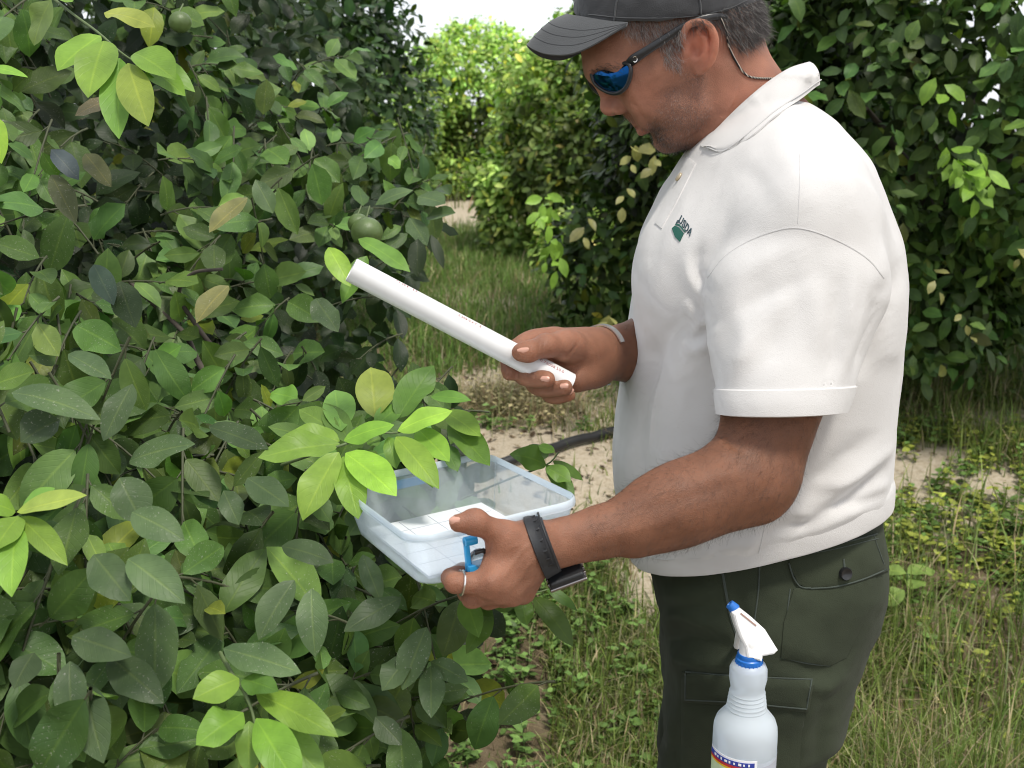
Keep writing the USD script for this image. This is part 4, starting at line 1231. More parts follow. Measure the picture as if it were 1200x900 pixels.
# the watch case sits on the underside towards the right; strap holes on the camera side
down = unit(-UP * .97 + FWD * .2)
ci_ = np.argmax((ringp - WC) @ down)
cz = unit(ringp[ci_] - WC); cx = WAX; cy = np.cross(cz, cx)
ringp[ci_] = ringp[ci_] + WAX * .010
def slab(c, ax, size, bevel):
    h = np.array(size) / 2 - bevel
    hull = manifold3d.Manifold.batch_hull([manifold3d.Manifold.sphere(bevel, 10).translate((sx * h[0], sy * h[1], sz * h[2])) for sx in (-1, 1) for sy in (-1, 1) for sz in (-1, 1)]).to_mesh()
    v = np.asarray(hull.vert_properties)[:, :3] @ np.asarray(ax) + c
    return v, np.asarray(hull.tri_verts)
obj('case', slab(ringp[ci_] + cz * .004, (cx, cy, cz), (.036, .034, .0105), .003), M_rubber, WATCH, smooth=40)
obj('bezel', slab(ringp[ci_] + cz * .0070, (cx, cy, cz), (.0385, .0365, .0034), .0012), M_blacksteel, WATCH, smooth=40)
for k in range(4):
    for s in (-1, 1):
        obj('case_button', slab(ringp[ci_] + cz * (.004) + cx * s * .0185 + cy * (-.0105 + k * .007), (cx, cy, cz), (.003, .0036, .0034), .0007), M_blacksteel, WATCH, smooth=40)
cam_i = np.argmin((ringp - WC) @ FWD + .25 * ((ringp - WC) @ -UP))
for k in range(-3, 4):
    j = (cam_i + k * 2) % len(ringp)
    nrm = unit(ringp[j] - WC); tg = unit(np.cross(WAX, nrm))
    obj('strap_slot', slab(ringp[j] + nrm * .0003, (WAX, tg, nrm), (.0060, .0022, .0012), .0005), M_blackplastic, WATCH, smooth=40)
for s in (-1, 1):
    obj('strap_ridge', tube(np.vstack([sg[2][[(cam_i + k) % 48 for k in range(-9, 10)]] + WAX * s * .0062 + unit(sg[2][[(cam_i + k) % 48 for k in range(-9, 10)]] - WC) * .0004]), .0011, 6), M_rubber, WATCH, smooth=60)
BR = UsdGeom.Xform.Define(stage, numbered(str(person.GetPath()) + '/bracelet')).GetPrim()
tag(BR, 'open silver cuff bracelet on the right wrist')
BAX = unit(P(740, 405, 1.40) - P(700, 415, 1.335))
BC = P(702, 415, 1.345)
br, bn_ = wrist_ring(rarm, BC, BAX, 60, .0012, .04)
lo_i = np.argmin((br - BC) @ FWD + .3 * ((br - BC) @ UP))
span = [(lo_i + k) % 60 for k in range(9, 54)]
gb = np.array([br[span] + BAX * t for t in np.linspace(-.0045, .0045, 3)])
obj('cuff', sheet(gb, .0016, None), M_silver, BR, smooth=50)
ga = np.array([br[span[:12]] + unit(br[span[:12]] - BC) * .0005 + BAX * t for t in np.linspace(-.0026, .0026, 3)])
obj('inlay', sheet(ga, .0006, None), plain('pale_blue_inlay', (.30, .45, .62), .25), BR, smooth=50)
gb2 = np.array([br[span[-12:]] + unit(br[span[-12:]] - BC) * .0005 + BAX * t for t in np.linspace(-.0026, .0026, 3)])
obj('inlay', sheet(gb2, .0006, None), plain('pale_blue_inlay_end', (.30, .45, .62), .25), BR, smooth=50)
RAX = unit(P(572, 687, 1.048) - P(531, 683, 1.040))
rc = P(541.5, 684, 1.0415)
rp, _ = wrist_ring(larm, rc, RAX, 40, .0007, .014)
RING = UsdGeom.Xform.Define(stage, numbered(str(person.GetPath()) + '/ring')).GetPrim()
obj('band', tube(np.vstack([rp, rp[:2]]), .0013, 6, flat=(1, 1.3)), M_silver, RING, smooth=60)

# finger nails
def nail(name_pts):
    pass
for (u, v, d), (du, dv), w, l in (((533, 608, 1.018), (-.98, -.1), .0052, .0070), ((613, 409, 1.214), (-1, 0.1), .0062, .0085), ((638, 444, 1.228), (1, .05), .0052, .0066), ((660, 453, 1.236), (1, -.05), .0050, .0062), ((668, 460, 1.249), (1, -.1), .0042, .0055)):
    c0 = P(u, v, d)
    i_ = cKDTree(BV).query(c0)[1]
    nrm = unit(BN[i_]); tg = unit(du * RIGHT - dv * UP); tg = unit(tg - nrm * (tg @ nrm)); sd = np.cross(nrm, tg)
    a = np.linspace(-1, 1, 7)
    gg = np.array([[BV[i_] + tg * l * t + sd * w * .8 * x * math.sqrt(max(.05, 1 - abs((t - .15) / .82) ** 3.2)) + nrm * (.0005 - .0022 * x * x * (w / .005) - .0012 * max(0, t - .3)) for x in a] for t in np.linspace(-.62, .9, 9)])
    obj('nail', sheet(gg, .0008, nrm), M_nail, person, smooth=60)

# hair on the forearms
for mesh_, lo_, hi_, n_, ax_ in ((larm, 690, 960, 4400, unit(WRL - ELB)), (rarm, 712, 760, 300, unit(WRR - ELR))):
    LV, LN = np.asarray(mesh_.vertices), np.asarray(mesh_.vertex_normals)
    uu, vv, dd = UVD(LV)
    idx = np.nonzero((uu > lo_) & (uu < hi_) & (vv > 380) & ((LN * unit(LV - CAM)).sum(1) < .12))[0]
    idx = rng.choice(idx, n_)
    dr = unit(LN[idx] * .30 + ax_ * .7 - UP * .3 + rng.normal(size=(n_, 3)) * .35)
    strands('arm_hair', LV[idx], dr, .0075, .00012, M_armhair, person, .4)
# ------------------------------------------------------------------ things in his hands
M_pvc = plain('white_pvc', (0.66, 0.66, 0.655), 0.32, vary=0.03, vscale=30)
M_redprint = plain('red_print', (0.30, 0.02, 0.02), 0.5)
tube_t = thing('plastic_tube', 'white plastic tube with red print, held in the man\'s right hand', 'tube', (TA + TB) / 2)
ta = unit(np.cross(TDIR, FWD)); tb = np.cross(TDIR, ta)
LEN = np.linalg.norm(TB - TA)
obj('pipe', lathe([(.0112, 0), (.0128, 0), (TR, .0006), (TR, LEN - .0006), (.0128, LEN), (.0112, LEN), (.0108, LEN - .001), (.0108, .001), (.0112, 0)], TA, TDIR, 40), M_pvc, tube_t, smooth=40)
def tube_text(text, s0, ang, h, side=1):
    tm = meshkit.text_mesh(text, h, .0002)
    v = np.asarray(tm.vertices)
    a = ang + v[:, 1] / TR
    rad = unit(-FWD)
    e1 = unit(rad - TDIR * (rad @ TDIR)); e2 = np.cross(TDIR, e1)
    e2 = e2 * np.sign(e2 @ UP)
    p = TA + TDIR * (s0 + v[:, :1]) + (TR + .0001 + v[:, 2:3]) * (np.cos(a)[:, None] * e1 + np.sin(a)[:, None] * e2)
    return obj('red_print', (p, np.asarray(tm.faces)), M_redprint, tube_t)
tube_text('0.7100S 10.0', LEN - .046, .62, .0034)
tube_text('1 102 0 4 7 : 5', LEN - .150, .80, .0030)
tube_text('. 7 1 10 5 - 2 0', .045, 1.0, .0028)

# the clear box: 185 x 233 mm, held level by its near edge
M_clear = mat('clear_plastic', {
    'tr': ('transparent_bsdf', {'color': (0.90, 0.93, 0.95)}),
    'd': ('diffuse_bsdf', {'color': (0.78, 0.84, 0.88)}),
    'tl': ('translucent_bsdf', {'color': (0.78, 0.84, 0.88)}),
    'dm': ('mix_closure', {'fac': 0.5}),
    'g': ('glossy_bsdf', {'color': (1, 1, 1), 'roughness': 0.12}),
    'tc': ('texture_coordinate', {}), 'n': ('noise_texture', {'scale': 40.0, 'detail': 4.0}),
    'nr': ('rgb_ramp', {'ramp': [(0.3, (0.20, 0.20, 0.20)), (0.75, (0.34, 0.34, 0.34))]}),
    'm1': ('mix_closure', {}),
    'lw': ('layer_weight', {'blend': 0.5}), 'f': ('rgb_ramp', {'ramp': [(0.0, (.035, .035, .035)), (0.5, (.05, .05, .05)), (0.8, (.16, .16, .16)), (1.0, (.7, .7, .7))]}),
    'm2': ('mix_closure', {}),
}, [('tc.object', 'n.vector'), ('n.fac', 'nr.fac'), ('nr.color', 'm1.fac'), ('d.BSDF', 'dm.closure1'), ('tl.BSDF', 'dm.closure2'), ('tr.BSDF', 'm1.closure1'), ('dm.closure', 'm1.closure2'), ('lw.facing', 'f.fac'), ('f.color', 'm2.fac'), ('m1.closure', 'm2.closure1'), ('g.BSDF', 'm2.closure2')], surface='m2.closure')
M_rimclear = mat('frosted_rim', {
    'tr': ('transparent_bsdf', {'color': (0.92, 0.95, 0.97)}), 'd': ('diffuse_bsdf', {'color': (0.8, 0.86, 0.9)}),
    'm1': ('mix_closure', {'fac': 0.36}), 'g': ('glossy_bsdf', {'color': (1, 1, 1), 'roughness': 0.15}), 'lw': ('layer_weight', {'blend': 0.5}), 'f': ('rgb_ramp', {'ramp': [(0.0, (.04, .04, .04)), (0.5, (.06, .06, .06)), (0.8, (.18, .18, .18)), (1.0, (.7, .7, .7))]}), 'm2': ('mix_closure', {}),
}, [('tr.BSDF', 'm1.closure1'), ('d.BSDF', 'm1.closure2'), ('lw.facing', 'f.fac'), ('f.color', 'm2.fac'), ('m1.closure', 'm2.closure1'), ('g.BSDF', 'm2.closure2')], surface='m2.closure')
BS = 1.10
BOXC = CAM + BS * (-.0560 * RIGHT - .1015 * UP + 1.06795 * FWD)
bx = np.array([0.896, 0.439, 0.067]); bz = np.array([-.084, .020, .996])
bx = unit(bx); bz = unit(bz - bx * (bz @ bx)); by = np.cross(bz, bx)
BW, BD, BH = .1675 * BS, .212 * BS, .0500 * BS
def BP(x, y, z):
    return BOXC + bx * x + by * y + bz * z
def rrect(w, d, r, n=7):
    pts = []
    for cx_, cy_, a0 in ((w / 2 - r, d / 2 - r, 0), (-w / 2 + r, d / 2 - r, 90), (-w / 2 + r, -d / 2 + r, 180), (w / 2 - r, -d / 2 + r, 270)):
        for a in np.linspace(a0, a0 + 90, n):
            pts.append((cx_ + r * math.cos(math.radians(a)), cy_ + r * math.sin(math.radians(a))))
    pts = np.array(pts)
    return np.vstack([pts, pts[:1]])
box_t = thing('plastic_box', 'open clear plastic box held under the bright leaves, gridded paper inside', 'box', BOXC)
def ringrow(w, d, r, z):
    return np.array([BP(x, y, z) for x, y in rrect(w, d, r)])
s_ = .86
rows = [ringrow(BW * s_ * .02, BD * s_ * .02, .001, -BH), ringrow(BW * s_ * .9, BD * s_ * .9, .02, -BH), ringrow(BW * s_ - .004, BD * s_ - .004, .020, -BH + .0006), ringrow(BW * s_, BD * s_, .021, -BH + .003)]
for t in np.linspace(0, 1, 7)[1:]:
    k = s_ + (.965 - s_) * t
    rows.append(ringrow(BW * k, BD * k, .021 + .004 * t, -BH + .003 + (BH - .010) * t))
rows += [ringrow(BW * .985, BD * .985, .026, -.0065), ringrow(BW * .995, BD * .995, .026, -.004)]
obj('tray', sheet(np.array(rows), .0011, None), M_clear, box_t, smooth=40)
obj('rim', sheet(np.array([ringrow(BW * .975, BD * .975, .025, -.0060), ringrow(BW * .978, BD * .978, .025, 0), ringrow(BW * .988, BD * .988, .026, .0012), ringrow(BW * 1.0, BD * 1.0, .027, 0), ringrow(BW * 1.004, BD * 1.004, .027, -.0035), ringrow(BW, BD, .027, -.0075)]), .0008, None), M_rimclear, box_t, smooth=50)
M_paper = plain('white_paper', (0.66, 0.68, 0.71), 0.8)
M_ink = plain('grey_ink', (0.34, 0.37, 0.43), 0.8)
M_paper2 = plain('printed_card', (0.74, 0.76, 0.80), 0.7)
pw, pd = BW * s_ - .022, BD * s_ - .022
def slab_box(x0, x1, y0, y1, z0, z1):
    v = np.array([BP(x, y, z) for x in (x0, x1) for y in (y0, y1) for z in (z0, z1)])
    f = np.array([[0, 1, 3, 2], [4, 6, 7, 5], [0, 4, 5, 1], [2, 3, 7, 6], [0, 2, 6, 4], [1, 5, 7, 3]])
    m_ = trimesh.Trimesh(v, np.vstack([f[:, [0, 1, 2]], f[:, [0, 2, 3]]]), process=False)
    trimesh.repair.fix_normals(m_)
    return m_
paper = thing('grid_paper', 'white gridded paper lying in the bottom of the clear plastic box', 'paper', BP(0, 0, -BH + .004))
PZ = -BH + .0022
obj('sheet', slab_box(-pw / 2, pw / 2, -pd / 2, pd / 2, PZ, PZ + .003), M_paper, paper)
PZ += .003
for k in range(1, 4):
    x = -pw / 2 + pw * k / 4
    obj('grid_line', slab_box(x - .0003, x + .0003, -pd / 2 + .004, pd / 2 - .004, PZ, PZ + .00022), M_ink, paper)
for k in range(1, 5):
    y = -pd / 2 + pd * k / 5
    obj('grid_line', slab_box(-pw / 2 + .004, pw / 2 - .004, y - .0003, y + .0003, PZ, PZ + .00026), M_ink, paper)
M_lblue = plain('light_blue_plastic', (0.03, 0.36, 0.72), 0.3)
def bslab(x0, x1, y0, y1, z0, z1, bev=.0012):
    h = [abs(x1 - x0) / 2 - bev, abs(y1 - y0) / 2 - bev, abs(z1 - z0) / 2 - bev]
    return slab(BP((x0 + x1) / 2, (y0 + y1) / 2, (z0 + z1) / 2), (bx, by, bz), (abs(x1 - x0), abs(y1 - y0), abs(z1 - z0)), min(bev, min(h) + bev - 1e-5))
# latches: blue clips hung on the near and far walls
yn = -BD / 2 * .985
LX0, LX1 = -.041, .026
latch = [bslab(LX0, LX1, yn - .012, yn - .0005, -.043, -.035), bslab(LX0, LX0 + .0045, yn - .008, yn - .0015, -.043, -.010), bslab(LX1 - .0045, LX1, yn - .008, yn - .0015, -.043, -.010)]
for x_ in (LX0, LX1 - .012):
    latch.append(tube([BP(x_, yn - .006, -.0125), BP(x_ + .012, yn - .006, -.0125)], .0046, 14))
obj('near_latch', join(latch), M_lblue, box_t, smooth=40)
obj('far_latch', bslab(-.045, .012, BD / 2 * .985 + .001, BD / 2 * .985 + .005, -.022, -.012), M_lblue, box_t, smooth=40)
M_glass = mat('clear_glass', {'p': ('principled_bsdf', {'base_color': (0.9, 0.95, 0.95), 'roughness': 0.05, 'transmission_weight': 0.9, 'ior': 1.45})}, [])
lensc = P(562, 656, 1.062)
lt = thing('plastic_clip', 'small clear and black clip pinched between the fingers below the blue latch', 'clip', lensc)
obj('glass', trimesh.Trimesh(*(lambda m_: (m_.vertices * [.009, .009, .0085] + lensc, m_.faces))(trimesh.creation.icosphere(2)), process=False), M_glass, lt, smooth=True)
obj('holder', tube([P(556, 648, 1.050), P(566, 645, 1.052), P(576, 652, 1.06)], .0024, 8), M_blackplastic, lt, smooth=60)
obj('ring', tube([lensc + .0100 * (math.cos(a) * unit(RIGHT + FWD * .3) + math.sin(a) * UP) for a in np.linspace(0, 2 * np.pi, 25)], .0011, 6), M_blacksteel, lt, smooth=60)

# ------------------------------------------------------------------ spray bottle hooked in the front trouser pocket
M_milky = mat('milky_plastic', {
    'p': ('principled_bsdf', {'base_color': (0.76, 0.84, 0.90), 'roughness': 0.36, 'subsurface_weight': 0.4, 'subsurface_scale': 0.02, 'subsurface_radius': (1.0, 1.0, 1.1)}),
    'tl': ('translucent_bsdf', {'color': (.75, .83, .9)}), 'tr': ('transparent_bsdf', {'color': (.88, .92, .96)}),
    'm1': ('mix_closure', {'fac': .30}), 'm2': ('mix_closure', {'fac': .16}),
}, [('p.BSDF', 'm1.closure1'), ('tl.BSDF', 'm1.closure2'), ('m1.closure', 'm2.closure1'), ('tr.BSDF', 'm2.closure2')], surface='m2.closure')
M_liquid = plain('dull_liquid', (0.36, 0.34, 0.40), 0.3, subsurface_weight=0.4, subsurface_scale=0.01)
BN = P(877.5, 778, 1.205)
BB = P(866, 995, 1.262)
BAXIS = unit(BB - BN)
bot = thing('spray_bottle', 'milky plastic spray bottle with white trigger head, hooked in the trouser pocket', 'spray bottle', BN)
prof = [(.001, -.004), (.012, -.004), (.0178, .000), (.0200, .005), (.0202, .016), (.0190, .022), (.0180, .028)]
for k in range(5):
    z0 = .031 + k * .0045
    prof += [(.0186 + .0006 * k, z0), (.0194 + .0006 * k, z0 + .0015), (.0186 + .0007 * k, z0 + .003)]
prof += [(.0228, .055), (.0272, .060), (.0318, .066), (.0340, .073), (.0346, .080)]
obj('bottle_top', lathe(prof + [(.0347, .105)], BN, BAXIS, 48), M_milky, bot, smooth=35)
obj('bottle_base', lathe([(.0347, .105), (.0343, .135), (.0340, .185), (.0330, .190), (.001, .190)], BN, BAXIS, 48), M_liquid, bot, smooth=35)
obj('bottle_wall', lathe([(.0351, .100), (.0352, .106), (.0347, .135), (.0344, .186), (.0336, .1905)], BN, BAXIS, 48), mat('thin_milky_wall', {'tr': ('transparent_bsdf', {'color': (.85, .88, .92)}), 'd': ('diffuse_bsdf', {'color': (.72, .76, .82)}), 'm': ('mix_closure', {'fac': .45}), 'g': ('glossy_bsdf', {'roughness': .2, 'color': (1, 1, 1)}), 'lw': ('layer_weight', {'blend': 0.5}), 'f': ('rgb_ramp', {'ramp': [(0.0, (.035, .035, .035)), (0.5, (.05, .05, .05)), (0.8, (.16, .16, .16)), (1.0, (.7, .7, .7))]}), 'm2': ('mix_closure', {})}, [('tr.BSDF', 'm.closure1'), ('d.BSDF', 'm.closure2'), ('lw.facing', 'f.fac'), ('f.color', 'm2.fac'), ('m.closure', 'm2.closure1'), ('g.BSDF', 'm2.closure2')], surface='m2.closure'), bot, smooth=35)
# collar with ribs
obj('collar_ring', lathe([(.0105, -.0135), (.0122, -.0135), (.0128, -.012), (.0128, -.0085), (.0140, -.0075), (.0144, -.006), (.0144, .0045), (.0138, .0058), (.010, .0058)], BN, BAXIS, 40), M_blue, bot, smooth=30)
for k in range(22):
    a = k * 2 * np.pi / 22
    e1 = unit(RIGHT - BAXIS * (RIGHT @ BAXIS)); e2 = np.cross(BAXIS, e1)
    d_ = math.cos(a) * e1 + math.sin(a) * e2
    if d_ @ FWD > .25:
        continue
    obj('collar_rib', tube([BN + d_ * .0143 - BAXIS * .005, BN + d_ * .0143 + BAXIS * .0035], .0008, 5), M_blue, bot)
# head
hd = 1.200
hpoly = Polygon([(856, 716), (865, 711), (880, 722.7), (894.7, 736), (902.7, 749), (909.6, 760), (905, 764.5), (892, 767), (890.7, 773), (873, 769), (870.7, 756), (865, 745), (860, 731)])
def plate(poly, halfs, m, name, parent, d):
    parts = []
    for grow, hw in halfs:
        g_ = poly.buffer(grow, join_style=1)
        tm = trimesh.creation.extrude_polygon(g_.simplify(.15), 1.0, engine='earcut')
        v = np.asarray(tm.vertices)
        q = np.array([P(a, b, d) + FWD * (c - .5) * 2 * hw for a, b, c in v])
        mm_ = trimesh.Trimesh(q, tm.faces, process=False)
        if mm_.volume < 0:
            mm_.invert()
        parts.append(to_man(mm_))
    o = parts[0]
    for p_ in parts[1:]:
        o = o + p_
    return obj(name, o, m, parent, smooth=35)
plate(hpoly, [(-2.6, .0108), (-1.4, .0100), (-.5, .0088), (0, .0070)], M_whiteplastic, 'spray_head', bot, hd)
plate(Polygon([(866, 715.5), (884, 730), (883, 731.5), (865, 717)]), [(0, .0113)], plain('tan_slot', (.35, .22, .18), .5), 'slot', bot, hd)
obj('head_boss', lathe([(.001, -.036), (.0062, -.035), (.0092, -.031), (.0104, -.026), (.0106, -.018), (.0112, -.0135)], BN, BAXIS, 28), M_whiteplastic, bot, smooth=40)
nz = P(862, 714.5, hd); nd = unit(P(853, 706, hd) - nz)
obj('nozzle', lathe([(.0058, 0), (.0060, .002), (.0050, .009), (.0030, .0095), (.0022, .007), (.0, .007)], nz, nd, 20), M_blue, bot, smooth=35)
obj('trigger', tube([P(868, 735, hd + .022), P(866, 745, hd + .060), P(864, 757, hd + .09)], .0042, 8), M_whiteplastic, bot, smooth=60)
# label: bands wrapped round the left of the bottle
def wrap(name, a0, a1, z0, z1, col, lift, parent=bot, tilt=0.0):
    e1 = unit(-FWD - BAXIS * (-FWD @ BAXIS)); e2 = np.cross(BAXIS, e1); e2 = e2 * np.sign(e2 @ RIGHT)
    g_ = []
    for t in np.linspace(0, 1, 4):
        row = []
        for a in np.linspace(a0, a1, 16):
            z = z0 + (z1 - z0) * t
            r = .0353 + lift
            row.append(BN + BAXIS * z + r * (math.cos(a) * e1 + math.sin(a) * e2))
        g_.append(row)
    return obj(name, sheet(np.array(g_), .0004, -FWD), col, parent, smooth=40)
lab = wrap('label', -1.5, .18, .095, .162, plain('label_white', (.82, .82, .84), .45), .0006)
wrap('label_band', -1.5, .10, .0975, .1030, plain('label_blue', (.03, .05, .30), .45), .0010)
wrap('label_band', -1.5, .10, .1032, .1062, plain('label_red', (.5, .03, .04), .45), .0010)
wrap('label_band', -1.5, .10, .1064, .1085, plain('label_yellow', (.75, .45, .02), .45), .0010)
wrap('label_band', -1.5, -.45, .1087, .157, plain('label_pale_green', (.55, .66, .42), .45), .0010)
for k in range(9):
    wrap('label_print', -1.25 + k * .145, -1.25 + k * .145 + (.05 if k % 3 else .09), .0988 + .0004 * (k % 2), .1015, M_whiteplastic, .0013)
# ------------------------------------------------------------------ leaves
def leaf_mat(name, rough=0.42, dust=0.5, trans=0.25, spec=.2, rib=.6):
    return mat(name, {
        't': ('attribute', {'attribute': 'tint'}),
        'uv': ('uvmap', {'attribute': 'st'}),
        'sx': ('separate_xyz', {}),
        'c': ('math', {'math_type': 'subtract', 'value2': 0.5}), 'ca': ('math', {'math_type': 'absolute'}),
        'mid': ('rgb_ramp', {'ramp': [(0.0, (1, 1, 1)), (0.016, (0.75, 0.75, 0.75)), (0.05, (0, 0, 0))]}),
        # side veins: slanting stripes
        'k1': ('math', {'math_type': 'multiply', 'value2': -0.55}), 'k2': ('math', {'math_type': 'add'}), 'k3': ('math', {'math_type': 'multiply', 'value2': 54.0}), 'k4': ('math', {'math_type': 'sine'}),
        'vr': ('rgb_ramp', {'ramp': [(0.0, (0, 0, 0)), (0.80, (0, 0, 0)), (1.0, (1, 1, 1))]}),
        'tc': ('texture_coordinate', {}),
        'n1': ('noise_texture', {'scale': 26.0, 'detail': 4.0, 'roughness': 0.6}), 'r1': ('rgb_ramp', {'ramp': [(0.3, (0.72, 0.74, 0.75)), (0.72, (1.25, 1.2, 1.15))]}),
        'm1': ('mix_color', {'blend_type': 'multiply', 'fac': 1.0, 'use_clamp': False}),
        'mc': ('mix_color', {'blend_type': 'mix'}), 'pale': ('mix_color', {'blend_type': 'multiply', 'fac': 1.0, 'b': (1.7, 1.5, 1.2), 'use_clamp': False}),
        'mf': ('math', {'math_type': 'multiply', 'value2': rib}),
        'n2': ('noise_texture', {'scale': 420.0, 'detail': 3.0}), 'r2': ('rgb_ramp', {'ramp': [(0.62, (0, 0, 0)), (0.74, (dust, dust, dust))]}),
        'n3': ('noise_texture', {'scale': 14.0, 'detail': 3.0}), 'r3': ('rgb_ramp', {'ramp': [(0.42, (0, 0, 0)), (0.62, (1, 1, 1))]}), 'dm': ('math', {'math_type': 'multiply'}),
        'md': ('mix_color', {'blend_type': 'mix', 'b': (0.42, 0.43, 0.38)}),
        'g': ('geometry', {}), 'bk': ('mix_color', {'blend_type': 'mix'}), 'bkc': ('mix_color', {'blend_type': 'multiply', 'fac': 1.0, 'b': (1.7, 1.5, 1.7), 'use_clamp': False}),
        'b': ('bump', {'strength': 0.20, 'distance': 0.0010}), 'bh': ('math', {'math_type': 'add'}),
        'p': ('principled_bsdf', {'roughness': rough, 'specular_ior_level': spec}),
        'tl': ('translucent_bsdf', {}), 'tlc': ('mix_color', {'blend_type': 'multiply', 'fac': 1.0, 'b': (1.6, 1.9, 0.7), 'use_clamp': False}),
        'mx': ('mix_closure', {'fac': trans}),
    }, [('uv.UV', 'sx.vector'), ('sx.x', 'c.value1'), ('c.value', 'ca.value1'), ('ca.value', 'mid.fac'),
        ('ca.value', 'k1.value1'), ('k1.value', 'k2.value1'), ('sx.y', 'k2.value2'), ('k2.value', 'k3.value1'), ('k3.value', 'k4.value1'), ('k4.value', 'vr.fac'),
        ('tc.object', 'n1.vector'), ('n1.fac', 'r1.fac'), ('t.color', 'm1.a'), ('r1.color', 'm1.b'),
        ('m1.result', 'mc.a'), ('m1.result', 'pale.a'), ('pale.result', 'mc.b'), ('mid.color', 'mf.value1'), ('mf.value', 'mc.fac'),
        ('tc.object', 'n2.vector'), ('n2.fac', 'r2.fac'), ('tc.object', 'n3.vector'), ('n3.fac', 'r3.fac'), ('r2.color', 'dm.value1'), ('r3.color', 'dm.value2'), ('dm.value', 'md.fac'), ('mc.result', 'md.a'),
        ('md.result', 'bk.a'), ('md.result', 'bkc.a'), ('bkc.result', 'bk.b'), ('g.backfacing', 'bk.fac'), ('bk.result', 'p.base_color'),
        ('bk.result', 'tlc.a'), ('tlc.result', 'tl.color'),
        ('vr.color', 'bh.value1'), ('mid.color', 'bh.value2'), ('bh.value', 'b.height'), ('b.normal', 'p.normal'), ('p.BSDF', 'mx.closure1'), ('tl.BSDF', 'mx.closure2')], surface='mx.closure')
M_leaf = leaf_mat('citrus_leaf', 0.46, 0.26, 0.18, .22)
M_young = leaf_mat('young_citrus_leaf', 0.42, 0.06, 0.24, .25, .35)
M_farleaf = leaf_mat('far_citrus_leaf', 0.40, 0.0, 0.22)
M_bark = plain('citrus_bark', (0.075, 0.062, 0.048), 0.9, bump=.6, scale=120, vary=.4, vscale=30)
M_twig = plain('green_twig', (0.10, 0.14, 0.05), 0.6)

def leaf_shape(nt, ns):
    """Template: rows along the leaf, columns across; returns (t, s, faces)."""
    t = np.linspace(0, 1, nt + 1); s = np.linspace(-1, 1, ns + 1)
    T, S = np.meshgrid(t, s, indexing='ij')
    idx = np.arange((nt + 1) * (ns + 1)).reshape(nt + 1, ns + 1)
    q = np.stack([idx[:-1, :-1], idx[1:, :-1], idx[1:, 1:], idx[:-1, 1:]], -1).reshape(-1, 4)
    return T.ravel(), S.ravel(), np.vstack([q[:, [0, 1, 2]], q[:, [0, 2, 3]]])

class Leaves:
    """A batch of leaves: base points, tip direction, upper side, sizes and tints."""
    def __init__(self):
        self.rows = []
    def add(self, base, tip, up, L, W, fold=.25, curl=.25, tint=(.05, .09, .03), twist=0., young=0):
        self.rows.append((*base, *tip, *up, L, W, fold, curl, *tint, twist, young))
    def arr(self):
        return np.array(self.rows, float).reshape(-1, 18)
def build_leaves(A, nt=7, ns=4, seed=0):
    """(n, nv, 3) vertices, uv, faces for the leaf rows A."""
    T, S, F = leaf_shape(nt, ns)
    rg = np.random.default_rng(seed)
    n = len(A)
    base, tip, up = A[:, 0:3], unit(A[:, 3:6]), A[:, 6:9]
    up = unit(up - tip * (up * tip).sum(1, keepdims=True))
    side = np.cross(tip, up)
    L, W, fold, curl, tw = A[:, 9], A[:, 10], A[:, 11], A[:, 12], A[:, 16]
    prof = np.sin(np.pi * np.clip(T, 0, 1) ** 0.95) ** 0.68
    prof = np.where(T > .80, prof * (1 - .30 * ((T - .80) / .20) ** 1.5), prof)
    prof = np.maximum(prof, 0.035)
    prof[T >= 1] = 0.02
    ph = rg.uniform(0, 6.28, (n, 2)); wav = rg.uniform(0.0, 0.20, n)
    y = S[None] * prof[None] * W[:, None] / 2
    z = fold[:, None] * np.abs(y) - curl[:, None] * (T[None] ** 2) * L[:, None] + wav[:, None] * W[:, None] * np.sin(T[None] * 9 + ph[:, :1]) * np.abs(S[None]) ** 1.5 * np.where(S[None] > 0, 1, np.cos(ph[:, 1:2])) * prof[None]
    x = T[None] * L[:, None] * (1 - .25 * np.abs(curl[:, None]) * T[None])
    z = z + tw[:, None] * y * T[None]
    asym = 1 + .12 * np.sin(ph[:, :1]) * S[None]
    V = base[:, None] + x[..., None] * tip[:, None] + (y * asym)[..., None] * side[:, None] + z[..., None] * up[:, None]
    UV = np.stack([S * .5 + .5, T], -1)
    return V, UV, F
def leaf_normals_uv(UV, n):
    return np.tile(UV, (n, 1))

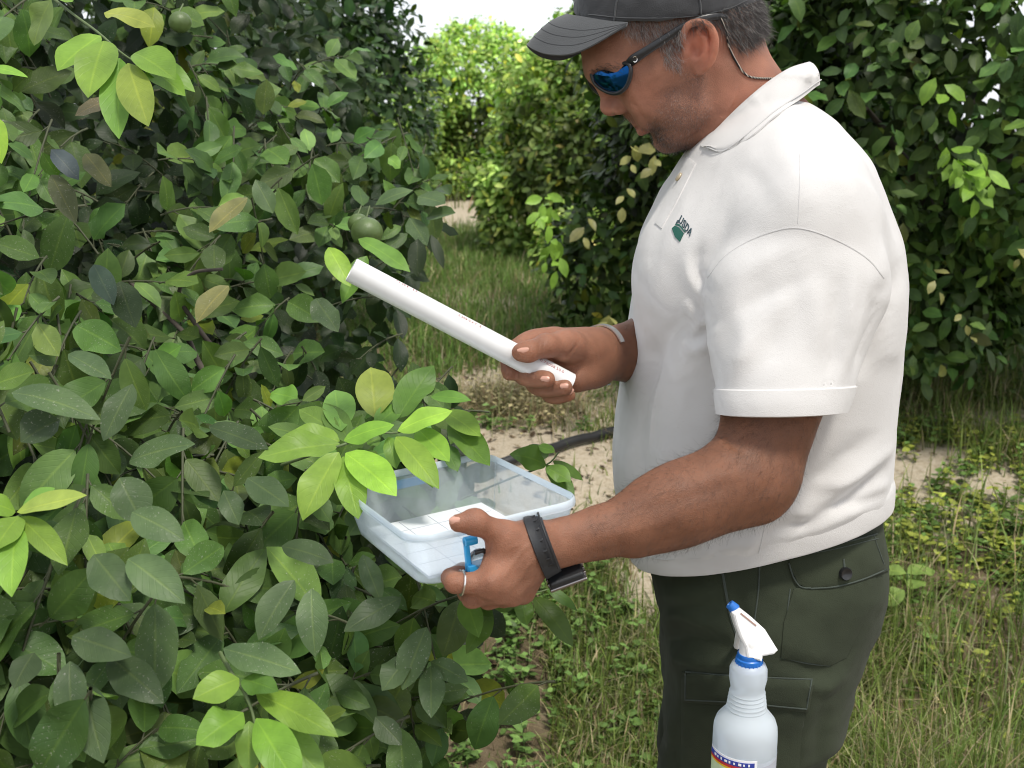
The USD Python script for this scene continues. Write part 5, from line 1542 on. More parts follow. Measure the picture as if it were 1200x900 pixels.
def emit_leaves(parent, A, mats, nparts=300, nt=7, ns=4, seed=0, names=('leaf', 'young_leaf'), rest='leaf_mass', nt2=5, ns2=4):
    """The leaves that show largest as parts of their own, the rest joined as one part."""
    u, v, d = UVD(A[:, 0:3] + unit(A[:, 3:6]) * A[:, 9:10] * .5)
    inside = (u > -15) & (u < 1215) & (v > -15) & (v < 915)
    score = A[:, 9] / d * inside
    # leaves buried under others count less: compare with the nearest leaf in the same patch of the view
    key = (u // 26).astype(int) * 1000 + (v // 26).astype(int)
    mind = {}
    for k, dd in zip(key, d):
        mind[k] = min(mind.get(k, 99), dd)
    depth = np.array([dd - mind[k] for k, dd in zip(key, d)])
    score = score * np.exp(-depth / .05)
    score[A[:, 17] > 0] *= 3
    order = np.argsort(-score)
    big, small = order[:nparts], order[nparts:]
    big = big[score[big] > 0]
    V, UV, F = build_leaves(A, nt, ns, seed)
    for i in big:
        yg = int(A[i, 17] > 0)
        obj(names[yg], (V[i], F), mats[yg], parent, smooth=True, uv=UV, tint=A[i, 13:16])
    if len(small):
        V2, UV2, F2 = build_leaves(A[small], nt2, ns2, seed + 1)
        n, m, _ = V2.shape
        Fs = (F2[None] + (np.arange(n) * m)[:, None, None]).reshape(-1, 3)
        obj(rest, (V2.reshape(-1, 3), Fs), mats[0], parent, smooth=True, uv=np.tile(UV2, (n, 1)), tint=np.repeat(A[small, 13:16], m, 0), kind='stuff')

def shoot(LV, base, d, length, n, L, rg, tint_f, up_bias=np.array([0, 0, 1.0]), spread=.9, droop=.35, ratio=.55, twigs=None, young=0, out=None):
    """Leaves set spirally along a twig from base in direction d."""
    d = unit(d)
    a = unit(np.cross(d, [0.3, 0.2, 0.93])); b = np.cross(d, a)
    ph = rg.uniform(0, 6.28)
    pts = []
    for k in range(n):
        f = (k + .6) / n
        p = base + d * length * f + np.array([0, 0, -1]) * droop * length * f * f * .5
        pts.append(p)
        ang_ = ph + k * 2.399
        rad = math.cos(ang_) * a + math.sin(ang_) * b
        tip = unit(rad * spread + d * (.35 + .75 * f) + np.array([0, 0, -droop]) * rg.uniform(.3, 1.5) + rg.normal(size=3) * .15)
        upv = unit(up_bias + d * .25 + (out * .5 if out is not None else 0) + rg.normal(size=3) * .28)
        l = L * rg.uniform(.60, 1.22) * (1.05 - .25 * f if not young else 1.0 - .3 * f)
        pet = .10 * l
        LV.add(p + tip * pet, tip, upv, l, l * ratio * rg.uniform(.74, 1.16), rg.uniform(.02, .36), rg.uniform(-.04, .42), tint_f(), rg.normal() * .2, young)
        if twigs is not None:
            twigs.append(([p - d * length / n * .25, p + tip * pet * 1.05], [.0013, .0008]))
    if twigs is not None:
        q = np.vstack([base[None], pts])
        twigs.append((q, np.linspace(.0019, .0009, len(q))))

def emit_twigs(parent, twigs, m, name='twig', sides=5):
    parts = [tube(p, r, sides, caps=False) for p, r in twigs]
    if parts:
        obj(name, join(parts), m, parent, smooth=True, kind='stuff')

def tints(rg, base, var=.25, yellow=.06):
    def f():
        c = np.array(base) * np.exp(rg.normal() * var)
        c = c * np.array([np.exp(rg.normal() * .10), 1, np.exp(rg.normal() * .12)])
        if rg.random() < yellow:
            c = c * np.array([2.3, 1.6, .9])
        return np.clip(c, .004, .6)
    return f

# ------------------------------------------------------------------ the near tree at the left
rg = np.random.default_rng(11)
near_tree = thing('citrus_tree', 'nearest citrus tree at left, dark dusty leaves hanging around the clear box', 'citrus tree', (-1.15, 2.3, 0), group=None)
ctrl = np.array([(0, 0, 1.75), (250, 0, 2.25), (400, 50, 2.6), (500, 200, 2.45), (250, 200, 1.95), (0, 200, 1.55), (450, 350, 2.05), (250, 380, 1.8), (0, 450, 1.15), (150, 520, 1.32), (300, 520, 1.36), (430, 480, 1.55), (0, 700, 1.02), (150, 750, 1.06), (300, 800, 1.10), (450, 760, 1.26), (530, 800, 1.38), (560, 700, 1.48), (420, 640, 1.38), (-300, 200, 1.3), (-300, 700, 1.0), (200, -300, 2.5), (300, 1150, 1.2), (-200, 1200, 1.1), (550, 1000, 1.45)], float)
from scipy.interpolate import RBFInterpolator
dsurf = RBFInterpolator(ctrl[:, :2], ctrl[:, 2], kernel='thin_plate_spline', smoothing=20.0)
NEARPOLY = Polygon([(-330, -320), (340, -320), (372, -60), (395, 20), (412, 80), (436, 125), (470, 170), (500, 195), (515, 230), (512, 268), (498, 300), (470, 330), (452, 380), (440, 415), (455, 440), (500, 460), (530, 500), (556, 560), (566, 640), (556, 720), (540, 790), (515, 850), (490, 900), (470, 980), (400, 1150), (-330, 1250)])
LV, TW = Leaves(), []
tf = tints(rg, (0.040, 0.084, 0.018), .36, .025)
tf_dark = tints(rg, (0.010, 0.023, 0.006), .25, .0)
OUTW = unit(np.array([.55, -.8, .25]))
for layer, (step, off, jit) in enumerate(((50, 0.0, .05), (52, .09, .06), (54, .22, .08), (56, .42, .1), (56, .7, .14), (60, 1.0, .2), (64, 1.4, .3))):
    vv = -320.0
    while vv < 1250:
        uu = -330.0
        while uu < 620:
            q = np.array([uu + rg.uniform(-.5, .5) * step, vv + rg.uniform(-.5, .5) * step])
            inside_frame = q[0] > -60 and -60 < q[1] < 960
            dens = 1.0 if inside_frame else .45
            uu += step
            if rg.random() > dens or not NEARPOLY.contains(Point(q)):
                continue
            d = float(dsurf(q[None])[0]) + off + abs(rg.normal()) * jit
            # gaps into the dark inside
            g_ = meshkit.noise(np.array([q[0] / 95.0, q[1] / 95.0, 3.0]), 7)
            if layer < 2 and g_ < .31:
                continue
            p = P(q[0], q[1], d)
            if p[2] < .25:
                continue
            dr = unit(OUTW * .7 + rg.normal(size=3) * .75 + np.array([0, 0, -.15]))
            ln = rg.uniform(.10, .19)
            base = p - dr * ln * .8
            n = int(rg.integers(5, 9))
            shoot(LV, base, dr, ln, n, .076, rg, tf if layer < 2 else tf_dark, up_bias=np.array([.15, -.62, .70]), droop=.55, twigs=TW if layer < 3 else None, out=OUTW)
        vv += step
A_near = LV.arr()
# keep the leaves clear of the tube, the box and the hands
def clear_of(A, pts, r):
    t = cKDTree(pts)
    c0 = A[:, :3] + unit(A[:, 3:6]) * A[:, 9:10] * .5
    return t.query(c0)[0] > r
boxpts = np.array([BP(x, y, z) for x in np.linspace(-BW / 2, BW / 2, 9) for y in np.linspace(-BD / 2, BD / 2, 9) for z in (-BH, -BH / 2, 0, .03)])
tubepts = np.array([TA + (TB - TA) * t for t in np.linspace(0, 1, 20)])
keepm = clear_of(A_near, boxpts, .045) & clear_of(A_near, tubepts, .05) & (clear_of(A_near, BV[::40], .05))
# nothing hangs between the lens and the box
u_, v_, d_ = UVD(A_near[:, :3] + unit(A_near[:, 3:6]) * A_near[:, 9:10] * .6)
boxview = Polygon([UVD(p)[:2] for p in (BP(-BW / 2, -BD / 2, -BH), BP(BW / 2, -BD / 2, -BH), BP(BW / 2, -BD / 2, 0), BP(BW / 2, BD / 2, 0), BP(-BW / 2, BD / 2, 0), BP(-BW / 2, -BD / 2, 0))]).convex_hull.buffer(14)
keepm &= ~((shapely.contains_xy(boxview, u_, v_)) & (d_ < 1.28))
A_near = A_near[keepm]

# leaves one can point at: the bright young shoots and a few more, set one by one (base, tip, width in px, depth at base and tip)
HL_ = Leaves()
def one(b, t, w, d0, d1, tint, young=1, lean=(0, 0, 0), fold=.22, curl=.10, twist=0.):
    p0, p1 = P(*b, d0), P(*t, d1)
    L = np.linalg.norm(p1 - p0)
    W = w * (d0 + d1) / 2 / FPX * (1.14 if young else 1.05)
    HL_.add(p0, p1 - p0, unit(-FWD * .8 + UP * .6 + np.asarray(lean[0]) * RIGHT + lean[1] * UP), L * 1.04, W, fold * rg.uniform(.3, 1.4), curl * rg.uniform(.4, 2.6), tint, twist, young)
YG = np.array([0.120, 0.240, 0.030]); YG2 = np.array([0.080, 0.175, 0.026]); YG3 = np.array([0.15, 0.22, 0.040])
def yg(c=YG):
    return np.clip(c * np.exp(rg.normal() * .22) * np.exp(rg.normal(size=3) * [.05, .03, .08]), 0, .6)
HT = []
# shoot over the box
for b, t, w, d0, d1, c in [
    ((398, 520), (305, 527), 36, 1.24, 1.20, YG), ((398, 517), (345, 502), 24, 1.25, 1.25, YG), ((397, 530), (352, 600), 38, 1.20, 1.15, YG), ((394, 527), (349, 590), 24, 1.21, 1.19, YG2),
    ((402, 535), (418, 600), 33, 1.20, 1.15, YG), ((405, 531), (460, 568), 38, 1.20, 1.15, YG), ((403, 516), (455, 492), 24, 1.24, 1.22, YG), ((400, 505), (390, 445), 34, 1.28, 1.33, YG2),
    ((397, 510), (348, 470), 26, 1.28, 1.30, YG2), ((440, 490), (434, 428), 40, 1.32, 1.36, YG3), ((466, 490), (507, 424), 36, 1.32, 1.36, YG2), ((466, 505), (522, 474), 26, 1.27, 1.25, YG), ((464, 512), (512, 562), 30, 1.24, 1.19, YG), ((455, 512), (464, 546), 18, 1.24, 1.22, YG2),
    ((490, 503), (525, 536), 30, 1.28, 1.24, YG), ((522, 482), (561, 506), 26, 1.32, 1.28, YG), ((525, 497), (572, 540), 30, 1.32, 1.27, YG2), ((520, 520), (536, 550), 18, 1.30, 1.28, YG2), ((505, 465), (549, 463), 16, 1.40, 1.38, YG2), ((430, 520), (445, 512), 22, 1.27, 1.27, YG2),
    ((420, 525), (440, 560), 26, 1.24, 1.20, YG2), ((412, 520), (380, 470), 26, 1.27, 1.31, YG2), ((477, 515), (505, 560), 24, 1.26, 1.21, YG2), ((440, 500), (470, 470), 24, 1.31, 1.33, YG2)]:
    one(b, t, w, d0, d1, yg(c))
HT.append((catmull([P(330, 545, 1.32), P(375, 530, 1.26), P(400, 522, 1.235), P(440, 508, 1.26), P(465, 507, 1.27), P(495, 498, 1.31), P(525, 490, 1.34)], 4), .0016))
# shoot at the top left
for b, t, w, d0, d1, c in [
    ((118, 42), (64, 72), 40, 1.30, 1.26, YG), ((122, 48), (100, 104), 44, 1.28, 1.22, YG), ((140, 68), (134, 150), 34, 1.26, 1.21, YG2), ((150, 74), (172, 142), 36, 1.25, 1.20, YG3), ((158, 62), (200, 80), 38, 1.26, 1.22, YG), ((160, 70), (226, 98), 28, 1.28, 1.26, YG2), ((172, 75), (215, 108), 26, 1.28, 1.25, YG),
    ((122, 15), (174, 16), 26, 1.32, 1.28, YG3), ((60, 0), (30, 48), 34, 1.30, 1.30, np.array([.075, .125, .03])), ((85, 2), (62, -22), 30, 1.34, 1.36, YG2)]:
    one(b, t, w, d0, d1, yg(c))
HT.append((catmull([P(50, -12, 1.40), P(85, 16, 1.36), P(115, 38, 1.31), P(140, 60, 1.28), P(160, 74, 1.27)], 4), .0017))
# shoot at the lower middle
for b, t, w, d0, d1, c in [
    ((280, 795), (228, 815), 36, 1.00, .97, YG), ((285, 795), (322, 806), 26, 1.00, .97, YG2), ((300, 812), (386, 850), 34, 1.00, .95, YG), ((285, 835), (232, 868), 40, .99, .95, YG), ((300, 842), (345, 915), 42, .98, .93, YG), ((292, 845), (290, 905), 30, .98, .96, YG2), ((318, 850), (378, 905), 34, 1.0, .97, YG2)]:
    one(b, t, w, d0, d1, yg(c))
HT.append((catmull([P(258, 765, 1.06), P(272, 790, 1.01), P(288, 815, .99), P(298, 845, .985), P(305, 905, .97)], 4), .0018))
# shoot at the left edge
for b, t, w, d0, d1, c in [((20, 600), (95, 578), 24, 1.02, .99, YG3), ((22, 605), (-10, 640), 34, 1.02, .98, YG), ((24, 606), (70, 650), 26, 1.02, .98, YG), ((20, 615), (8, 690), 36, 1.01, .96, YG), ((18, 600), (-22, 580), 26, 1.03, 1.0, YG2), ((26, 598), (62, 572), 22, 1.03, 1.03, YG2), ((0, 140), (-4, 185), 22, 1.3, 1.28, YG), ((-15, 78), (28, 82), 12, 1.3, 1.28, YG2)]:
    one(b, t, w, d0, d1, yg(c))
HT.append((catmull([P(-30, 640, 1.08), P(0, 618, 1.03), P(24, 603, 1.02)], 4), .0016))
# a few bright ones along the middle right edge
for b, t, w, d0, d1, c in [((385, 290), (410, 330), 24, 1.9, 1.86, YG), ((420, 280), (478, 308), 22, 1.9, 1.84, np.array([.10, .22, .04])), ((318, 460), (346, 465), 26, 1.45, 1.42, YG2), ((455, 185), (470, 195), 16, 2.3, 2.3, YG2), ((130, 690), (150, 700), 18, 1.02, 1.0, YG2), ((430, 300), (400, 350), 22, 1.95, 1.9, YG2)]:
    one(b, t, w, d0, d1, yg(c))
# yellowed and dusty old leaves in front
OLD = np.array([.15, .17, .055]); DUSTY = np.array([.068, .125, .045])
for b, t, w, d0, d1, c in [((290, 232), (245, 268), 26, 1.72, 1.68, OLD), ((268, 335), (228, 368), 28, 1.62, 1.57, OLD), ((128, 118), (86, 128), 26, 1.4, 1.38, np.array([.10, .10, .05])), ((100, 180), (128, 214), 24, 1.4, 1.36, np.array([.07, .085, .03])), ((60, 205), (84, 250), 26, 1.4, 1.36, np.array([.06, .08, .03])),
    ((14, 460), (100, 468), 36, 1.04, 1.0, DUSTY), ((80, 415), (126, 438), 26, 1.12, 1.08, DUSTY), ((70, 492), (22, 512), 52, 1.05, 1.03, DUSTY * .5), ((152, 540), (216, 512), 40, 1.18, 1.14, DUSTY), ((155, 600), (212, 625), 40, 1.0, .98, DUSTY), ((110, 650), (150, 700), 44, 1.0, .97, DUSTY * .8), ((150, 655), (210, 695), 44, .99, .96, DUSTY * 1.15), ((140, 560), (165, 610), 44, 1.02, 1.0, DUSTY * .8),
    ((155, 450), (120, 512), 34, 1.18, 1.14, DUSTY * .7), ((245, 500), (310, 520), 30, 1.25, 1.21, DUSTY * .6), ((290, 560), (335, 588), 34, 1.18, 1.14, DUSTY * .8), ((262, 575), (278, 610), 28, 1.2, 1.17, DUSTY * .8), ((365, 690), (366, 762), 36, 1.08, 1.04, DUSTY), ((345, 680), (300, 742), 36, 1.09, 1.05, DUSTY * .8), ((70, 810), (98, 770), 2, 1.0, 1.0, DUSTY), ((82, 775), (80, 852), 38, .98, .94, DUSTY * .7), ((100, 800), (112, 882), 46, .98, .93, DUSTY * .7), ((40, 765), (14, 800), 36, 1.0, .97, DUSTY * .5), ((85, 745), (150, 765), 40, .98, .96, DUSTY * .6), ((130, 770), (185, 815), 44, .99, .95, DUSTY * .5),
    ((262, 760), (345, 780), 38, 1.02, .98, DUSTY * 1.1), ((330, 640), (385, 650), 30, 1.15, 1.12, DUSTY * .6), ((470, 700), (405, 735), 34, 1.16, 1.12, DUSTY * .6), ((500, 735), (470, 802), 36, 1.16, 1.12, DUSTY * .9), ((505, 775), (546, 795), 28, 1.16, 1.13, DUSTY), ((480, 770), (448, 802), 32, 1.15, 1.12, DUSTY * .8), ((505, 780), (505, 838), 30, 1.15, 1.11, DUSTY * .9), ((440, 840), (470, 870), 28, 1.12, 1.1, DUSTY * .5), ((425, 650), (445, 700), 24, 1.2, 1.17, DUSTY * .8),
    ((110, 310), (130, 350), 26, 1.45, 1.41, np.array([.05, .09, .055])), ((60, 175), (90, 205), 24, 1.4, 1.38, np.array([.05, .075, .075])), ((370, 350), (395, 385), 30, 1.75, 1.7, DUSTY * .7), ((140, 330), (155, 375), 34, 1.45, 1.41, DUSTY * .5), ((320, 250), (300, 210), 24, 1.85, 1.85, DUSTY), ((440, 240), (478, 215), 20, 2.2, 2.18, DUSTY * 1.2), ((490, 230), (520, 235), 30, 2.2, 2.15, DUSTY), ((500, 255), (530, 245), 24, 2.2, 2.15, DUSTY), ((480, 255), (500, 285), 24, 2.2, 2.15, DUSTY * .9), ((490, 280), (488, 320), 22, 2.15, 2.12, DUSTY * .3), ((505, 275), (520, 310), 12, 2.15, 2.12, DUSTY * .3)]:
    one(b, t, w, d0, d1, np.clip(c * .7, 0, 1), young=0, curl=.12)
# green leaves beyond the hand, at the right end of the box
for b, t, w, d0, d1, c in [((640, 545), (606, 525), 28, 1.38, 1.36, YG2 * .7), ((618, 548), (640, 512), 24, 1.39, 1.40, YG2 * .7), ((640, 548), (668, 560), 20, 1.36, 1.34, YG2 * .7), ((648, 540), (682, 560), 12, 1.38, 1.35, YG2 * .7), ((640, 545), (672, 580), 20, 1.38, 1.34, YG2 * .7), ((650, 530), (630, 520), 12, 1.38, 1.38, YG2),
    ((625, 700), (672, 745), 24, 1.22, 1.18, YG2 * .6), ((610, 700), (618, 730), 20, 1.22, 1.2, YG2 * .6), ((640, 690), (676, 705), 12, 1.22, 1.2, YG2 * .5), ((575, 720), (548, 755), 22, 1.24, 1.2, YG2 * .6), ((545, 700), (560, 740), 26, 1.24, 1.2, YG2 * .7), ((555, 695), (575, 735), 22, 1.26, 1.22, YG2 * .5)]:
    one(b, t, w, d0, d1, yg(c), curl=.2)
HT.append((catmull([P(540, 585, 1.42), P(600, 560, 1.40), P(640, 545, 1.38), P(655, 530, 1.38)], 4), .0014))
HT.append((catmull([P(520, 690, 1.30), P(570, 690, 1.25), P(620, 695, 1.22), P(645, 690, 1.22)], 4), .0014))
A_all = np.vstack([HL_.arr(), A_near])
print('near leaves', len(A_all))
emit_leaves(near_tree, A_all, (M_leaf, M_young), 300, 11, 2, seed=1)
emit_twigs(near_tree, TW, plain('olive_twig', (0.055, 0.062, 0.028), .7), 'twigs')
for c_, r_ in HT:
    obj('young_twig', tube(c_, np.linspace(r_ * 1.15, r_ * .6, len(c_)), 6), M_twig, near_tree, smooth=60)
# trunk and limbs in the shade inside
def limb(name, pts, r0, r1, parent, sides=9, m=None):
    c_ = catmull(pts, 6)
    c_ = c_ + (meshkit.fbm(c_ * 7, 2, seed=2)[:, None] - .5) * .02
    return obj(name, tube(c_, np.linspace(r0, r1, len(c_)), sides), m or M_bark, parent, smooth=60)
TB0 = np.array([-1.15, 2.3, 0.0])
limb('trunk', [TB0, TB0 + [.03, 0, .35], TB0 + [0, -.02, .7]], .085, .065, near_tree, 12)
for e in ((-.75, 1.75, 1.05), (-.85, 1.6, .9), (-.55, 1.85, .75)):
    e = np.array(e); s0 = TB0 + [0, -.02, .62]
    limb('limb', [s0, s0 * .55 + e * .45 + [0, 0, .10], e], .030, .006, near_tree)
limb('limb', [P(290, 455, 1.85), P(235, 385, 1.8), P(212, 345, 1.78), P(228, 318, 1.76), P(262, 314, 1.74)], .0045, .0025, near_tree)
limb('limb', [P(262, 480, 1.7), P(235, 420, 1.75), P(215, 385, 1.78), P(150, 330, 1.8)], .006, .003, near_tree)

# ------------------------------------------------------------------ the other trees of the grove
def crown_tree(name, label, centre, radii, n_sh, L, rgs, tint, mats, nparts, trunk_xy, group=None, core=.62, jit=.13, lobes=5, lump=0, ln=(.15, .3), nleaf=7, front=True, low=.3, nt=4, ns=2, extra=None, gap=.32, category='citrus tree'):
    r_ = np.random.default_rng(rgs)
    gz0 = float(ground_z(*trunk_xy))
    t = thing(name, label, category, (trunk_xy[0], trunk_xy[1], 0), group=group)
    lv = Leaves(); tw = []
    c0 = np.array(centre, float); rad = np.array(radii, float)
    lob = [(c0, rad)] + [(c0 + unit(r_.normal(size=3)) * rad * np.array([.62, .62, .5]) * r_.uniform(.7, 1.1), rad * r_.uniform(.38, .58)) for _ in range(lobes)]
    lum = np.ones(len(lob))
    if lump:
        lob = [(c0, rad * .72)]
        for _ in range(lump):
            dv = unit(r_.normal(size=3) * [1, 1, 1.0] + [0, -.45, -.05])
            q_ = r_.uniform(.27, .46)
            lob.append((c0 + dv * rad * r_.uniform(.62, .86), rad * q_ * np.array([1, 1, r_.uniform(.7, 1.0)])))
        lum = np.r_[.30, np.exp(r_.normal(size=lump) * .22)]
    tries = 0; made = 0
    while made < n_sh and tries < n_sh * 8:
        tries += 1
        k = 0 if r_.random() < (.30 if lump else .45) else int(r_.integers(1, len(lob)))
        lc, lr = lob[k]
        dv = unit(r_.normal(size=3))
        if front and dv @ unit(CAM - lc) < -.25 and r_.random() < .8:
            continue
        p = lc + dv * lr * (1 - abs(r_.normal()) * jit)
        if p[2] < low + gz0:
            continue
        if any(np.sum(((p - c2) / r2) ** 2) < core for c2, r2 in lob):
            continue
        if meshkit.noise(p * 2.1, rgs) < gap and r_.random() < .85:
            continue
        made += 1
        dr = unit(dv * .8 + np.array([0, 0, .05]) + r_.normal(size=3) * .55)
        l = r_.uniform(*ln)
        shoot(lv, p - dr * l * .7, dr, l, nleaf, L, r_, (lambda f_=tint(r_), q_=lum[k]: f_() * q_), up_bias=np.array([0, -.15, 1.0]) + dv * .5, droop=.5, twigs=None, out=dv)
    for q in (extra or []):
        lv.rows.append(q)
    A = lv.arr()
    print(name, len(A))
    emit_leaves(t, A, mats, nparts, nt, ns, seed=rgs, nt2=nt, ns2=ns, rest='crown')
    tb = np.array([trunk_xy[0], trunk_xy[1], float(ground_z(*trunk_xy)) - .05])
    limb('trunk', [tb, tb + [.02, .01, .4], tb * .6 + c0 * .4 * [1, 1, 1] if False else np.array([tb[0] * .7 + c0[0] * .3, tb[1] * .7 + c0[1] * .3, tb[2] + max(.6, (c0[2] - tb[2]) * .6)])], .09, .06, t, 10)
    for k in range(5):
        e = lob[(k + 1) % len(lob)][0]
        s0 = np.array([tb[0] * .75 + c0[0] * .25, tb[1] * .75 + c0[1] * .25, tb[2] + .5])
        limb('limb', [s0, (s0 + e) / 2 + [0, 0, .08], e], .035, .008, t, 7)
    return t
dk = lambda b, v=.32, y=.06: (lambda r_: tints(r_, b, v, y))
def sprig(base, n, L, tint, rr, dirn, young=1):
    lv = Leaves()
    shoot(lv, base, dirn, L * 1.6, n, L, rr, lambda: np.clip(np.array(tint) * np.exp(rr.normal() * .15), 0, .6), up_bias=np.array([0, -.5, .8]), droop=.5, young=young, ratio=.55)
    return lv.rows
r8 = np.random.default_rng(8)
right_sprigs = []
for u, v, n in ((1108, 180, 9), (1120, 196, 8), (1140, 180, 7), (1095, 95, 4)):
    right_sprigs += sprig(P(u, v - 12, 3.45), n, .098, YG * .85, r8, np.array([.1, -.8, -.5]))
for u, v in ((1188, 285), (1125, 362), (1090, 310)):
    right_sprigs += sprig(P(u, v, 3.5), 3, .062, OLD * .8, r8, np.array([.1, -.7, -.6]))
crown_tree('citrus_tree', 'large dark citrus tree behind the man\'s back with a light green leaf cluster', (1.90, 4.85, 1.86), (1.32, 1.15, 1.55), 2900, .090, 31, dk((0.036, 0.074, 0.016), .42, .015), (M_leaf, M_young), 300, (2.0, 5.1), lump=13, core=.6, extra=right_sprigs, low=.22, gap=.25)
mid_sprigs = []
for u, v, n, c in ((640, 225, 6, YG), (650, 232, 5, YG), (648, 275, 6, YG * .9), (660, 285, 5, YG * .9), (770, 170, 4, OLD * 1.1), (715, 365, 7, OLD * 1.1), (720, 375, 6, OLD), (735, 215, 3, OLD), (690, 250, 3, OLD * .8), (745, 165, 4, OLD * 1.1)):
    mid_sprigs += sprig(P(u, v, 4.2), n, .085, c, r8, np.array([-.2, -.8, -.4]))
crown_tree('citrus_tree', 'dark citrus tree beyond the man\'s face with yellowing low leaves', (1.05, 5.45, 1.55), (.88, .95, 1.26), 1700, .085, 32, dk((0.037, 0.074, 0.016), .42, .03), (M_leaf, M_young), 300, (1.05, 5.6), lump=11, core=.6, extra=mid_sprigs, low=.10, gap=.28)
crown_tree('citrus_tree', 'tall dark citrus tree whose top rises behind the nearest tree', (-1.12, 5.9, 1.65), (.72, 1.0, 1.0), 620, .085, 33, dk((0.022, 0.048, 0.015), .32, .04), (M_farleaf, M_young), 120, (-1.1, 6.0), lobes=5, low=.15)
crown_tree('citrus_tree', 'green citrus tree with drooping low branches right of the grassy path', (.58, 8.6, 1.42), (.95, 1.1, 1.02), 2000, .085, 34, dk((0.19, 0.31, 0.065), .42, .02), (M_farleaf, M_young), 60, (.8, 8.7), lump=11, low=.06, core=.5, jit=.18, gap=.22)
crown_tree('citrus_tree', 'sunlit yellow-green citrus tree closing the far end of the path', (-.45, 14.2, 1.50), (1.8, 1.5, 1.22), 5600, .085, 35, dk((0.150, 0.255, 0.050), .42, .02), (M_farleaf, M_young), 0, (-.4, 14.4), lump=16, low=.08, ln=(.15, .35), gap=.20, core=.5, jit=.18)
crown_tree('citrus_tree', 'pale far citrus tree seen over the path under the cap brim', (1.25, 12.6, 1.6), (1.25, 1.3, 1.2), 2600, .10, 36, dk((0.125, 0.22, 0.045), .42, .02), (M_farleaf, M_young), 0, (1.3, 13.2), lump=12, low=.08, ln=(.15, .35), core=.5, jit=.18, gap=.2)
crown_tree('citrus_tree', 'dark low citrus tree at the left edge of the far path', (-1.5, 9.2, 1.5), (.9, 1.2, 1.10), 650, .09, 37, dk((0.045, 0.085, 0.024), .34, .06), (M_farleaf, M_young), 0, (-1.5, 9.3), lobes=5, low=.06)

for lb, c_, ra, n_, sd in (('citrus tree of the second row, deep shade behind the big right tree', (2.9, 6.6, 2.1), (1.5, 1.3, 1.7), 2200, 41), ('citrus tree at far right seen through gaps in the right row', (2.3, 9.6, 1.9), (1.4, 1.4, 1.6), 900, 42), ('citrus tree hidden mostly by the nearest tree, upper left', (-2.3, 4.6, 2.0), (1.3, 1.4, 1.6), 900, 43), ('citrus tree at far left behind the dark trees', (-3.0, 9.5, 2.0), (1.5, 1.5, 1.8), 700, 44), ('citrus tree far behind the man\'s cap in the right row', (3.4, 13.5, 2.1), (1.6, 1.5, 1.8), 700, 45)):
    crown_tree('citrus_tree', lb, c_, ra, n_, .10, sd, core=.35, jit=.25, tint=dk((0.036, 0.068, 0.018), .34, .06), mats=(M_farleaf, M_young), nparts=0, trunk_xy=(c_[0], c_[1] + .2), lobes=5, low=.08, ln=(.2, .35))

# green fruit among the leaves
M_fruit = plain('green_citrus_skin', (0.085, 0.13, 0.035), 0.4, bump=.5, scale=600, vary=.2, vscale=40)
for u, v, d, r in ((430, 272, 2.0, .0285), (211, 26, 2.0, .020), (420, 262, 2.08, .02)):
    c = P(u, v, d)
    m_ = trimesh.creation.icosphere(3)
    obj('fruit', trimesh.Trimesh(m_.vertices * [r, r, r * .93] + c, m_.faces, process=False), M_fruit, near_tree, smooth=True, label='round green citrus fruit')
    obj('fruit_stalk', tube([c + [0, 0, r * .9], c + [.005, .01, r * 1.6]], .0015, 5), M_twig, near_tree)
# ------------------------------------------------------------------ ground
gx = np.unique(np.r_[np.linspace(-60, -4, 30), np.linspace(-4, 4, 130), np.linspace(4, 60, 30)])
gy = np.unique(np.r_[np.linspace(-40, .5, 20), np.linspace(.5, 9, 130), np.linspace(9, 20, 60), np.linspace(20, 160, 40)])
GX, GY = np.meshgrid(gx, gy, indexing='ij')
# where bare sand shows: patches read off the picture, on the ground
SAND = [((640, 500), .42, .42), ((690, 540), .34, .28), ((660, 585), .30, .22), ((600, 455), .30, .30), ((1085, 540), .34, .24), ((1150, 575), .30, .24), ((575, 250), .9, 1.3), ((765, 690), .09, .12), ((1000, 560), .5, .28), ((560, 520), .35, .3), ((1180, 500), .3, .2)]
SANDP = [(PG(*q)[:2], rx, ry) for q, rx, ry in SAND]
def sand_at(x, y):
    p = np.stack([x, y, np.zeros_like(x)], -1)
    s = np.zeros_like(x)
    for (cx_, cy_), rx, ry in SANDP:
        s = np.maximum(s, 1.35 - np.hypot((x - cx_) / rx, (y - cy_) / ry) * .8)
    s = s + (meshkit.fbm(p * 2.6, 4, seed=63) - .5) * 1.2
    return np.clip(s, 0, 1)
GZ = ground_z(GX, GY)
n0, n1 = GX.shape
idx = np.arange(n0 * n1).reshape(n0, n1)
gq = np.stack([idx[:-1, :-1], idx[1:, :-1], idx[1:, 1:], idx[:-1, 1:]], -1).reshape(-1, 4)
